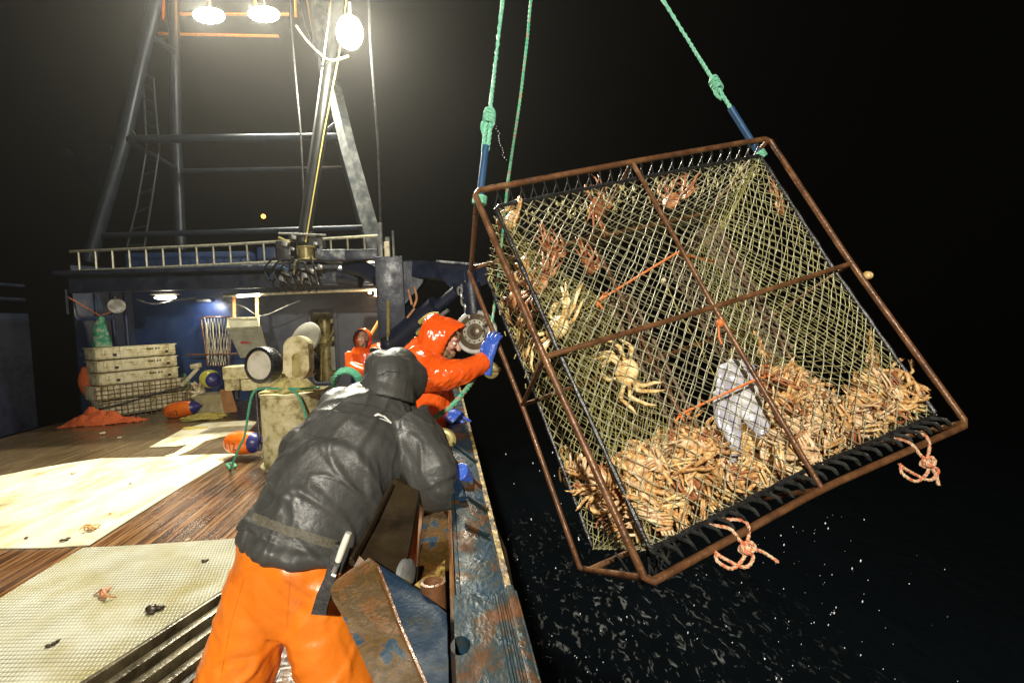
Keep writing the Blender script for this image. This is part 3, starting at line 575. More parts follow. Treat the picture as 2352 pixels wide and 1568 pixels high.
mb=MB(); mb.lathe([(.182,.002),(.13,.014),(.125,.014)],c,ax,36); mb.lathe([(.08,.024),(.05,.02),(.045,.03),(.03,.035),(0,.036)],c,ax,24); mb.build('disc',BRASS and mat('brown_disc',[(.35,(.07,.05,.03)),(.65,(.15,.115,.07))],9,.35,.3,.3,50),pbk,smooth=True)
mb=MB(); mb.lathe([(.128,.014),(.124,.026),(.085,.028),(.08,.02)],c,ax,36); mb.build('bolt_ring',mat('pale_alloy',[(.35,(.30,.29,.23)),(.65,(.5,.48,.4))],14,.4,.4,.2,60),pbk,smooth=True)
q3=V(ax).to_track_quat('Z','Y')
for k in range(12):
    an=k*math.pi/6; mb=MB(); mb.lathe([(.009,.026),(.009,.036),(0,.037)],c+q3@V((.105*math.cos(an),.105*math.sin(an),0)),ax,8); mb.build('bolt',DARK,pbk)
mb=MB(); mb.tube([c-ax*(-.0)+V((.0,.1,.18)),c+V((-.02,.12,.5))],.10,12); mb.tube([c+V((-.02,.12,.5)),c+V((-.02,.12,.62))],.06,12); mb.build('hanger',BLUE,pbk,smooth=True)
mb=MB()
for k in range(6):
    t=k/5; q=P(1056+22*t,668+62*t,4.95); a=k%2*math.pi/2; ring=[q+CR*(.022*math.cos(x)*math.cos(a))+CF*(.022*math.cos(x)*math.sin(a))+V((0,0,.04*math.sin(x))) for x in [i*math.pi/5 for i in range(10)]]
    mb.tube(ring,.011,6,closed=True)
mb.build('chain',STEEL,pbk,smooth=True)
mb=MB(); c2=P(1120,905-60,4.7); mb.lathe([(.03,-.05),(.07,-.04),(.08,0),(.05,.02),(0,.025)],P(1128,850,4.6),ax,20); mb.tube(poly3([(1105,853,4.6),(1150,848,4.55)]),.02,8); mb.build('guide_roller',BRASS,pbk,smooth=True)
#PART3
# ------------------------------------------------------------------ deck gear
lh=thing('line_hauler','cream drum post with tyred wheel and cream gear housing on top','line hauler',G(665,1072))
c=G(668,1040); dz=0
top=P(668,898,5.95); h=top.z; c=V((top.x,top.y,0)); rd=px(64,5.95)
mb=MB(); mb.lathe([(rd*1.12,0),(rd*1.12,.02),(rd,.03),(rd,h-.04),(rd*1.04,h-.03),(rd*1.04,h),(0,h)],c,n=36); mb.build('drum',CREAM,lh,smooth=True)
mb=MB(); mb.lathe([(.30,0),(.30,.03),(.12,.20),(.12,.23)],c+V((.02,0,h)),n=4); mb.box(c+V((.05,0,h+.01)),(.75,.3,.025)); mb.build('pedestal_plate',BRASS,lh)
ax=-(CF*.9+CR*.25); q=P(606,838,5.686); rt=px(43,5.69)
mb=MB(); mb.lathe([(rt*.72,-.09),(rt*.95,-.08),(rt,-.04),(rt,.04),(rt*.95,.075),(rt*.8,.085),(rt*.72,.06)],q,ax,40); ty=mb.build('tyre',BLACK,lh,smooth=True)
mb=MB(); mb.lathe([(rt*.78,.07),(rt*.74,.08),(rt*.70,.03),(rt*.35,.01),(rt*.22,.03),(0,.035)],q,ax,32); mb.build('rim',mat('white_rim',[(.34,(.22,.17,.09)),(.45,(.5,.47,.38)),(.6,(.62,.60,.53))],5,.35,0,.1,40),ty,smooth=True)
mb=MB(); mb.lathe([(.03,.03),(.028,.05),(0,.055)],q,ax,10)
for k in range(5): mb.lathe([(.009,.02),(.009,.04),(0,.042)],q+V(ax).to_track_quat('Z','Y')@V((.055*math.cos(k*1.257),.055*math.sin(k*1.257),0)),ax,8)
mb.build('wheel_hub',RUST,ty,smooth=True)
mb=MB(); q2=P(690,775,5.575); mb.lathe([(px(40,5.57),-.03),(px(40,5.57),0),(px(36,5.57),.015),(px(12,5.57),.03),(0,.03)],q2+CF*.12,-(CF*.8-CUp*.35+CR*.3),32); mb.build('sheave_disc',GREY,lh,smooth=True)
hs=[]   # pear shaped housing
for k in range(28):
    a=2*math.pi*k/28; rr=.5*(1-math.sin(a)); r_=24+11*rr; hs.append(P(680+r_*math.cos(a),(795 if math.sin(a)>0 else 838)-r_*math.sin(a),4.92))
mb=MB(); mb.prism(hs,CF*.13); ho=mb.build('gear_housing',CREAM,lh)
sl=[P(680+10*math.cos(a)*(1),(822 if math.sin(a)>0 else 856)-11*math.sin(a),4.915) for a in [2*math.pi*k/20 for k in range(20)]]
mb=MB(); mb.prism(sl,CF*.004); sr=mb.build('slot',BRASS,ho)
mb=MB(); mb.tube(poly3([(680,830,5.464),(681,862,5.464)]),.012,8); mb.ell(P(680,826,5.464),(.024,.02,.024)); mb.build('handle',STEEL,ho,smooth=True)
mb=MB(); mb.lathe([(.15,-.06),(.17,-.05),(.17,.05),(.15,.06)],P(700,835,5.742),ax,30); mb.build('rear_tyre',BLACK,lh,smooth=True)
mb=MB(); rope(mb,[P(735,890,5.575),P(690,893,5.575),P(664,892,5.553),P(683,905,5.542),P(697,935,5.542),P(704,965,5.553),P(708,1000,5.575)],.016,5); mb.build('rope',GREENR,smooth=True,label='green rope hanging over the cream drum beside the dark jacket',cat='rope')
mb=MB(); rope(mb,[P(645,893,5.631),P(600,892,5.575),P(580,905,5.519),P(570,950,5.519),P(562,1000,5.519),P(548,1030,5.542),P(536,1060,5.575),G(530,1072,.03),G(522,1066,.03),G(535,1063,.04),G(541,1071,.03),G(524,1075,.03)],.015,5); mb.build('rope',GREENR,smooth=True,label='green rope drooping off the drum to a small coil on the planks',cat='rope')
mb=MB(); mb.tube(poly3([(588,900,6.244),(592,960,6.244),(598,1035,6.133)]),.02,8); mb.build('hose',BLACK,smooth=True,label='black hose standing against the left of the cream drum',cat='hose')
def buoy(name,c,axis,L,r,m,lab,text=None,cap=NAVY,capstart=.32):
    t=thing(name,lab,'buoy',c); a=V(axis).normalized(); prof=[]
    for k in range(21):
        s=-1+2*k/20; prof.append((r*max(0,(1-abs(s)**3.2))**.5*(1 if s<0 else 1-.12*s),s*L/2))
    prof[0]=(0,prof[0][1]); prof[-1]=(.02,prof[-1][1])
    mb=MB(); mb.lathe(prof,c,a,28); b=mb.build('float',m,t,smooth=True)
    def rad(h):
        s=max(-1,min(1,2*h/L)); return r*max(0,(1-abs(s)**3.2))**.5*(1 if s<0 else 1-.12*s)
    pc=[(rad(h)+.004,h) for h in [L/2*(capstart+ (1.0-capstart)*k/8) for k in range(9)]]; pc[-1]=(.022,pc[-1][1]+.01)
    mb=MB(); mb.lathe(pc+[(.022,L/2+.04),(.0,L/2+.045)],c,a,28); mb.build('end_cap',cap,t,smooth=True)
    if text:
        vw=(CAM-c).normalized(); e=(vw-a*vw.dot(a)).normalized(); sgn=a.cross(e); dn=sgn if sgn.z<0 else -sgn
        fc=bpy.data.curves.new('n','FONT'); fc.body=text; fc.size=r*.92; fc.align_x='CENTER'; fc.align_y='CENTER'; fc.resolution_u=3
        fo=bpy.data.objects.new('n',fc); COL.objects.link(fo); me=bpy.data.meshes.new_from_object(fo.evaluated_get(bpy.context.evaluated_depsgraph_get())); bpy.data.objects.remove(fo)
        bm=bmesh.new(); bm.from_mesh(me); bmesh.ops.triangulate(bm,faces=bm.faces[:]); bmesh.ops.subdivide_edges(bm,edges=bm.edges[:],cuts=2,use_grid_fill=True)
        mb=MB(); ia={}
        for q in bm.verts:
            h=q.co.x*.92-L*.15; an=.40-q.co.y/r; rr=rad(h)+.0035   # angle measured from the side facing the camera, downwards
            mb.v.append(c+a*h+(e*math.cos(an)+dn*math.sin(an))*rr)
        bm.verts.ensure_lookup_table(); bm.verts.index_update()
        mb.f=[tuple(q.index for q in f.verts) for f in bm.faces]; mb.m=[0]*len(mb.f); bm.free()
        mb.build('number',INK,b)
    return t
buoy('buoy',P(418,939,9.440)+V((0,0,.0)),CR*.97+CUp*.16+CF*.12,.66,.158,ORANGE,'orange float with dark blue tip marked 002 lying before the crates','002',capstart=.62)
buoy('buoy',P(560,1016,6.32),CR*.95+CUp*.05-CF*.25,.56,.150,ORANGE,'orange float with blue cap marked 612 lying against the cream drum','612',capstart=.56)
buoy('buoy',P(484,870,9.440),CR*.8-CUp*.1-CF*.6,.42,.175,YELLOW,'yellow float with blue end sitting on the upturned basket',cap=NAVY,capstart=.62)
def pile(name,c,rx,ry,rz,m,lab,cat,r=.014,turns=16,flat=True):
    mb=MB(); pts=[]
    for k in range(turns*6):
        a=k*1.05+random.uniform(-.3,.3); f=random.uniform(.35,1); pts.append(c+V((rx*f*math.cos(a),ry*f*math.sin(a),r+rz*(random.random()**1.5)*(1.2-f))))
    mb.tube(smooth_path(pts,3),r,6); return mb.build(name,m,smooth=True,label=lab,cat=cat)
pile('rope_pile',G(468,962),.42,.25,.14,YROPE,'heap of yellow rope lying beside the orange float 002','rope')
pile('rope_coil',G(445,985),.25,.10,.02,YROPE,'loose flat bight of pale yellow rope on the deck in front of the rope heap','rope',turns=4)
def cloth_heap(c,rx,ry,rz,seed):
    mb=MB(); K=26
    for i in range(K+1):
        for j in range(K+1):
            x=2*i/K-1;y=2*j/K-1; d=max(0,1-(x*x+y*y)); q=V((x*2+seed,y*2,seed)); z=rz*d**.6*(.45+.55*abs(noise.noise(q*1.3)))+.05*abs(noise.noise(q*4))
            mb.v.append(c+V((x*rx*(1+.25*noise.noise(q)),y*ry,z)))
    mb.f=[(i*(K+1)+j,(i+1)*(K+1)+j,(i+1)*(K+1)+j+1,i*(K+1)+j+1) for i in range(K) for j in range(K)]; mb.m=[0]*len(mb.f); return mb
OT=mat('orange_netting',[(.4,(.55,.09,.02)),(.6,(.75,.17,.04))],40,.7,0,.6,90)
cloth_heap(G(222,972),.5,.26,.34,2.).build('net_heap',OT,smooth=True,auto=False,label='crumpled orange netting heaped on deck left of the crates',cat='netting')
cloth_heap(G(290,968),.30,.15,.10,5.).build('net_heap',OT,smooth=True,auto=False,label='small tail of orange netting trailing in front of the netted crate',cat='netting')
mb=MB(); mb.tube(poly3([(195,842,9.794),(200,865,9.794),(210,890,9.794),(215,910,9.794)]),[.05,.14,.17,.12],12); remesh(mb,.03,3,folds(.05,(0,0,1),6,seed=2)).build('orange_bag',OT,smooth=True,auto=False,label='orange bag hanging on the wall left of the crates',cat='bag')
mb=MB(); mb.tube(poly3([(232,727,9.912),(230,750,9.912),(234,790,9.912),(228,850,9.912),(222,870,9.912)]),[.05,.11,.16,.12,.05],12)
remesh(mb,.025,2,folds(.04,(0,0,1),7,seed=4)).build('net_roll',mat('green_netting',[(.42,(.02,.20,.10)),(.5,(.06,.34,.19)),(.6,(.42,.48,.34))],9,.6,0,.6,80),smooth=True,auto=False,label='green and white netting roll hanging on the shelter wall',cat='netting')
mb=MB(); mb.tube(poly3([(157,683,9.912),(230,725,9.912),(268,712,9.912)]),.012,6); mb.build('line',OCORD,smooth=True,label='thin orange line holding up the green netting roll',cat='line')
# crates: three stacked above two netted ones
CA,CB_=G(236,966),G(421,936); cdir=(CB_-CA); cw_=cdir.length; cdir.normalize(); cnr=V((-cdir.y,cdir.x,0)); crot=Matrix((cdir,cnr,V((0,0,1)))).transposed()
CH=PY(238,797,CA.y).z
def crate(t0,t1,z0,z1,dep,lab,ribs=5,slots=True):
    h_=z1-z0; w_=cw_*(t1-t0); c=CA+cdir*(cw_*(t0+t1)/2)+cnr*(dep/2)+V((0,0,(z0+z1)/2)); rot=crot
    t=thing('fish_crate',lab,'crate',c-V((0,0,h_/2)),'fish crates stacked on the far deck')
    mb=MB(); mb.box(c,(w_*.97,dep,h_*.93),rot,bev=.03); mb.box(c+V((0,0,h_*.42)),(w_,dep*1.03,h_*.09),rot,bev=.01)
    for k in range(ribs):
        x=-w_/2+w_*(k+.5)/ribs; mb.box(c+rot@V((x,-dep/2-.004,0)),(.03,.03,h_*.8),rot,bev=.006)
    for k in range(3): mb.box(c+rot@V((0,-dep/2-.002,-h_*.28+k*h_*.26)),(w_*.95,.02,.012),rot)
    mb.build('shell',WHITEP,t,smooth=True)
    if slots:
        for k in range(5): MB().box(c+rot@V((w_*.12+k*.05,-dep/2-.0,h_*.18)),(.03,.02,h_*.2),rot).build('vent_slot',DARK,t)
        for k in (-.27,.36): MB().box(c+rot@V((w_*k,-dep/2-.0,-h_*.15)),(.06,.02,h_*.2),rot).build('vent_slot',DARK,t)
zz=[0,CH*.26,CH*.47,CH*.645,CH*.82,CH]
crate(-.04,.97,zz[4],zz[5],.55,'topmost cream fish crate of the stack by the blue wall')
crate(-.03,.98,zz[3],zz[4]-.004,.55,'second cream fish crate from the top of the stack')
crate(-.02,.985,zz[2],zz[3]-.004,.55,'third cream fish crate from the top, just above the netted crates')
crate(-.06,1.03,zz[1],zz[2]-.004,.6,'upper netted cream crate below the plain stack',6,False)
crate(-.0,1.05,zz[0]+.03,zz[1]-.004,.6,'lowest netted cream crate standing on the deck',6,False)
mb=MB(); w_,h_,dp=cw_*1.13,zz[2],.64; rot=crot; c=CA+cdir*(cw_*.49)+cnr*.3+V((0,0,h_/2))
def wrap(s,z):
    return c+rot@V((-w_/2+s*w_,-dp/2-.035+.012*noise.noise(V((s*9,z*7,0))),z)) if s>=0 else c+rot@V((-w_/2-.02,-dp/2-s*w_,z))
for k in range(17): mb.tube([wrap(k/16,-h_/2+h_*j/10) +V((.012*noise.noise(V((k,j*.6,1))),0,0)) for j in range(11)],.008,4)
for k in range(9): mb.tube([wrap(j/20,-h_/2+h_*k/8+.02*noise.noise(V((k*3,j*.4,5)))) for j in range(21)],.008,4)
mb.build('cargo_net',BNET,label='brown cargo net lashed round the two lower crates',cat='net')
mb=MB(); mb.tube(smooth_path([wrap(-.2,.02),wrap(0,-.08),wrap(.3,-.04),wrap(.7,.08),wrap(1,.14)]),.018,6); mb.build('lashing',BLACK,smooth=True,label='dark lashing rope across the netted crates',cat='rope')
# wire basket, hopper, upturned basket and other gear
wb=thing('wire_basket','rusty framed wire basket leaning on the lit blue wall','basket',P(500,845,10.974))
mb=MB(); fr=poly3([(462,733,10.974),(470,728,10.974),(530,728,10.974),(533,735,10.974),(525,840,10.738),(478,840,10.738)]); mb.tube(fr+[fr[0]],.02,6); mb.tube(poly3([(428,815,10.620),(545,812,10.620)]),.022,6); mb.build('frame',RUST,wb,smooth=True)
mb=MB()
for k in range(9):
    t=k/8; mb.tube([fr[1].lerp(fr[2],t),fr[5].lerp(fr[4],max(0,t-.25))],.007,4); mb.tube([fr[1].lerp(fr[2],t),fr[5].lerp(fr[4],min(1,t+.25))],.007,4)
for k in range(3): mb.tube(poly3([(474+14*k,740,10.915),(480+15*k,830,10.856)]),.016,6)
mb.build('wire_mesh',ALU,wb,smooth=True)
hp=thing('bait_hopper','grey-beige chute hopper with pale open rim on two orange posts','hopper',P(560,800,9.676))
mb=MB(); t4=poly3([(524,732,9.558),(594,730,9.558),(596,752,9.145),(522,756,9.145)]); b4=poly3([(548,812,9.676),(612,806,9.676),(618,815,9.322),(552,822,9.322)])
mb.add(t4+b4,[(0,1,5,4),(1,2,6,5),(2,3,7,6),(3,0,4,7),(4,5,6,7)]); mb.build('chute',GREY,hp)
mb=MB(); mb.tube(t4,.028,4,closed=True); mb.build('rim',ALU,hp)
for u in (537,590): mb=MB(); mb.tube(poly3([(u,683,9.735),(u+1,732,9.617)]),.035,8); mb.build('post',mat('orange_post',[(.4,(.5,.2,.06)),(.6,(.65,.33,.14))],8,.5),hp,smooth=True)
mb=MB(); c=P(568,786,9.228); mb.box(c,(.24,.006,.05)); mb.build('red_label',mat('red_mark',[(0,(.35,.05,.04))],rough=.6),hp)
cp=thing('grinder_base','cream machine base of boxes under the hopper','machine',P(565,880,9.558))
mb=MB()
for (u0,v0,u1,v1) in ((525,838,600,868),(528,868,560,893),(565,868,600,893),(600,845,650,885)): rect(mb,u0,v0,u1,v1,8.1,.4,bev=.03)
mb.build('casing',CREAM,cp,smooth=True)
mb=MB(); 
for u in (545,580): rect(mb,u-3,890,u+3,915,8.1,.06)
rect(mb,540,862,590,868,9.298,.05); mb.build('foot',DARK,cp)
ub=thing('upturned_basket','upturned translucent cone basket with copper sheet under the yellow float','basket',G(495,948))
cb=G(492,945); mb=MB(); mb.lathe([(.42,.0),(.30,.36),(.28,.38),(.26,.38)],cb,n=28); mb.build('cone',mat('grubby_plastic',[(.35,(.26,.22,.10)),(.65,(.42,.38,.22))],6,.35),ub,smooth=True)
mb=MB(); mb.prism(poly3([(505,895,9.440),(530,893,9.440),(545,945,9.263),(515,948,9.263)]),CF*.01); mb.build('copper_sheet',mat('copper_sheet',[(.35,(.45,.20,.07)),(.65,(.62,.34,.15))],4,.35,.3),ub)
mb=MB(); mb.lathe([(.14,0),(.16,.15),(.15,.5),(.08,.6),(.06,.7),(0,.72)],G(415,930)+V((.0,.25,0)),n=16); mb.build('gas_bottle',mat('green_bottle',[(.4,(.03,.10,.05)),(.6,(.08,.18,.10))],6,.4),smooth=True,label='dull green gas bottle standing right of the crates',cat='gas bottle')
pile('gear_heap',G(440,930)+V((0,.2,0)),.25,.2,.75,mat('mixed_gear',[(.4,(.18,.12,.06)),(.5,(.55,.45,.25)),(.6,(.75,.68,.5))],6,.6),'tangle of pale gear and handles heaped between crates and yellow float','gear',r=.035,turns=8)
mb=MB(); mb.tube(poly3([(418,885,9.322),(455,845,9.322)]),.035,6); mb.tube(poly3([(440,842,9.322),(460,838,9.322)]),.05,6); mb.build('scraper',WHITEP,smooth=True,label='cream handled scraper leaning beside the crates',cat='scraper')
gc=P(795,885,6.9); mb=MB()
for k in range(5):
    r_=.17+.012*k; rope(mb,[gc+CR*(r_*math.cos(a))+V((0,.03*k,r_*1.1*math.sin(a))) for a in [i*math.pi/6 for i in range(13)]],.02,5,4)
mb.build('rope_coil',GREENR,smooth=True,label='green rope coil hanging below the far fisherman',cat='rope coil')
for u,v,w_,h_,d,m,lb in ((655,720,14,30,12.6,DARK,'dark valve box on the bulkhead left of the door'),(640,760,20,26,12.5,GREY,'grey junction box on the bulkhead behind the tyre'),(690,740,10,46,12.6,BRASS,'yellowed pipe box on the bulkhead beside the door')):
    t=thing('wall_box',lb,'wall box',P(u,v,d-.7)); mb=MB(); mb.box(P(u,v,d-.7),(px(w_,d),.2,px(h_,d)),None,0,.02); mb.build('casing',m,t,smooth=True)
    mb=MB(); mb.tube(smooth_path([P(u,v+h_/2,d-.75),P(u+4,v+h_,d-.75),P(u-8,v+h_+30,d-.75)]),.018,6); mb.build('cable',BLACK,t,smooth=True)
mb=MB(); mb.tube(smooth_path(poly3([(700,795,7.2),(745,800,7.2),(790,812,7.2)])),.03,8); mb.build('pipe_length',STEEL,smooth=True,label='short steel pipe lying behind the cream gear housing',cat='pipe') if False else None
# debris on the deck
for k,(u,v,s,m,lb,ct) in enumerate(((213,1212,.05,CRAB[0],'dried crab piece on the large cream board','crab piece'),(242,1370,.05,CRAB[2],'brown crab claw piece on the knobbly mat','crab piece'),(352,1402,.05,OLIVE,'dark clump of weed on the knobbly mat','weed'),(385,1448,.022,YELLOW,'bright yellow lump beside the steel rack','float'),(148,1240,.03,OLIVE,'dark scrap near the corner of the large board','scrap'),(362,1170,.02,OLIVE,'small dark scrap right on the board edge','scrap'),(440,1125,.02,OLIVE,'small dark scrap higher on the board edge','scrap'),(165,1088,.03,CREAM,'pale fish scrap at the back edge of the board','scrap'),(240,995,.05,BOARD,'pale scrap of bait on the far planks','scrap'),(275,1005,.03,BOARD,'small pale bait scrap on the far planks','scrap'),(60,1235,0.018,OLIVE,'dark fleck near the left edge of the large board','scrap'),(30,1130,0.016,CRAB[0],'tan fleck at the far left of the large board','scrap'),(300,1110,0.016,OLIVE,'dark fleck in the middle of the large board','scrap'),(255,1178,0.014,CRAB[0],'tan fleck below the middle of the large board','scrap'),(480,1195,0.02,OLIVE,'dark scrap on the wet planks beside the charcoal jacket','scrap'),(430,1240,0.02,CREAM,'pale scrap at the top edge of the knobbly mat','scrap'),(120,1480,0.03,OLIVE,'weed scrap low on the knobbly mat','scrap'),(470,1290,0.025,OLIVE,'dark scrap near the right end of the knobbly mat','scrap'))):
    mb=MB()
    for j in range(3): mb.ell(V((random.uniform(-s,s)*.6,random.uniform(-s,s)*.6,s*.25)),(s*random.uniform(.5,.9),s*random.uniform(.25,.5),s*random.uniform(.25,.4)),Matrix.Rotation(random.random()*3,3,'Z'),10,6)
    q=G(u,v,.018); r2=MB(); r2.v=[q+p for p in mb.v]; r2.f=mb.f; r2.m=mb.m
    if k in(0,1):
        for j in range(4): a=random.random()*6; r2.tube([q+V((0,0,.02)),q+V((s*1.2*math.cos(a),s*1.2*math.sin(a),.03)),q+V((s*1.8*math.cos(a+.5),s*1.8*math.sin(a+.5),.005))],[.012,.009,.003],6)
    r2.build({'crab piece':'crab_piece','weed':'weed_clump','float':'yellow_lump','scrap':'deck_scrap'}[ct],m,smooth=True,label=lb,cat=ct)
#PART4
# ------------------------------------------------------------------ people
def glove_mb(w,x,y,z,curl=.5,side=1,spread=1.,s=1.,cuff=.09):
    # w: wrist point, y: along the fingers, z: out of the back of the hand, x: towards thumb side times side
    x=V(x).normalized();y=V(y).normalized();z=V(z).normalized(); T=lambda a,b,c:V(w)+(x*a*side+y*b+z*c)*s
    mb=MB()
    mb.tube([T(0,-cuff,0),T(0,-.03,0),T(.002,.0,0),T(.003,.04,.002),T(.002,.085,.004),T(0,.098,.003)],[(.044*s,.040*s),(.036*s,.031*s),(.034*s,.024*s),(.043*s,.021*s),(.044*s,.018*s),(.038*s,.012*s)],14,ref=z)
    for k,(bx,L,sp) in enumerate(((.031,.072,.20),(.010,.08,.05),(-.012,.075,-.08),(-.032,.058,-.22))):
        p=[(bx,.088,.004)]; an=.0; q=V(p[0]); rs=[.0112]
        for seg in (.45,.32,.28):
            an+=curl*(.55+.25*k*.3); q=q+V((math.sin(sp*spread)*L*seg*math.cos(an),math.cos(an)*L*seg,-math.sin(an)*L*seg)); p.append(tuple(q)); rs.append(rs[-1]*.92)
        mb.tube([T(*a) for a in p],[r*s for r in rs],8); mb.ell(T(*p[-1]),[rs[-1]*s]*3,None,8,6)
    th=[(.028,.015,-.004),(.055,.045,-.016),(.066,.075,-.022-.02*curl),(.066,.095,-.03-.03*curl)]
    mb.tube([T(*a) for a in th],[.016*s,.0145*s,.0125*s,.0105*s],8); mb.ell(T(*th[-1]),[.0105*s]*3,None,8,6)
    return mb
def add_glove(par,*a,**k):
    g=remesh(glove_mb(*a,**k),.0042*(k.get('s',1)),2,lambda p,n:.0008*noise.noise(p*90)); return g.build('glove',GLOVE,par,smooth=True,auto=False)
def head_mb(c,f,u,s=1.):
    f=V(f).normalized();u=V(u); u=(u-f*u.dot(f)).normalized(); r=f.cross(u); T=lambda a,b,e:c+(f*a+r*b+u*e)*s
    rot=Matrix((r,f,u)).transposed(); mb=MB()
    mb.ell(T(-.01,0,.03),(.075*s,.095*s,.10*s),rot); mb.ell(T(.02,0,-.045),(.06*s,.07*s,.075*s),rot)
    mb.ell(T(.055,0,-.09),(.035*s,.033*s,.03*s),rot)                      # chin
    mb.tube([T(.085,0,.02),T(.105,0,-.01),T(.118,0,-.028)],[.010*s,.013*s,.015*s],8); mb.ell(T(.118,0,-.03),(.015*s,.014*s,.012*s),rot,8,6)
    for q in(-1,1):
        mb.ell(T(.108,.013*q,-.034),(.008*s,.009*s,.007*s),rot,8,6); mb.ell(T(.07,.045*q,-.02),(.025*s,.025*s,.022*s),rot,8,6)
        mb.ell(T(-.01,.078*q,-.005),(.012*s,.022*s,.032*s),rot,8,6)
    mb.tube([T(.08,-.05,.035),T(.095,0,.03),T(.08,.05,.035)],.014*s,8)      # brow
    mb.tube([T(.084,-.025,-.066),T(.096,0,-.064),T(.084,.025,-.066)],[.006*s,.009*s,.006*s],8); mb.tube([T(.08,-.022,-.078),T(.092,0,-.077),T(.08,.022,-.078)],[.006*s,.009*s,.006*s],8)
    mb.tube([T(-.02,0,-.06),T(-.05,0,-.14),T(-.07,0,-.2)],[.055*s,.055*s,.06*s],12)
    return mb,T,rot
def body_core(segs): # hidden body under the clothes, one continuous mesh
    mb=MB()
    for pts,r in segs: mb.tube(pts,r,10); [mb.ell(p,[(q if not isinstance(q,tuple) else min(q))]*3,None,10,6) for p,q in ((pts[0],r[0]),(pts[-1],r[-1]))]
    return mb
def eyes(T,par,s=1.):
    EW=mat('eye',[(0,(.75,.72,.68))],rough=.1); EP=mat('pupil',[(0,(.02,.015,.01))],rough=.1)
    mb=MB()
    for q in(-1,1): mb.ell(T(.080,.031*q,.004),[.0125*s]*3,None,10,8)
    o=mb.build('eyes',EW,par,smooth=True); mb=MB()
    for q in(-1,1): mb.ell(T(.090,.031*q,.004),[.0055*s]*3,None,8,6)
    mb.build('pupil',EP,o,smooth=True)
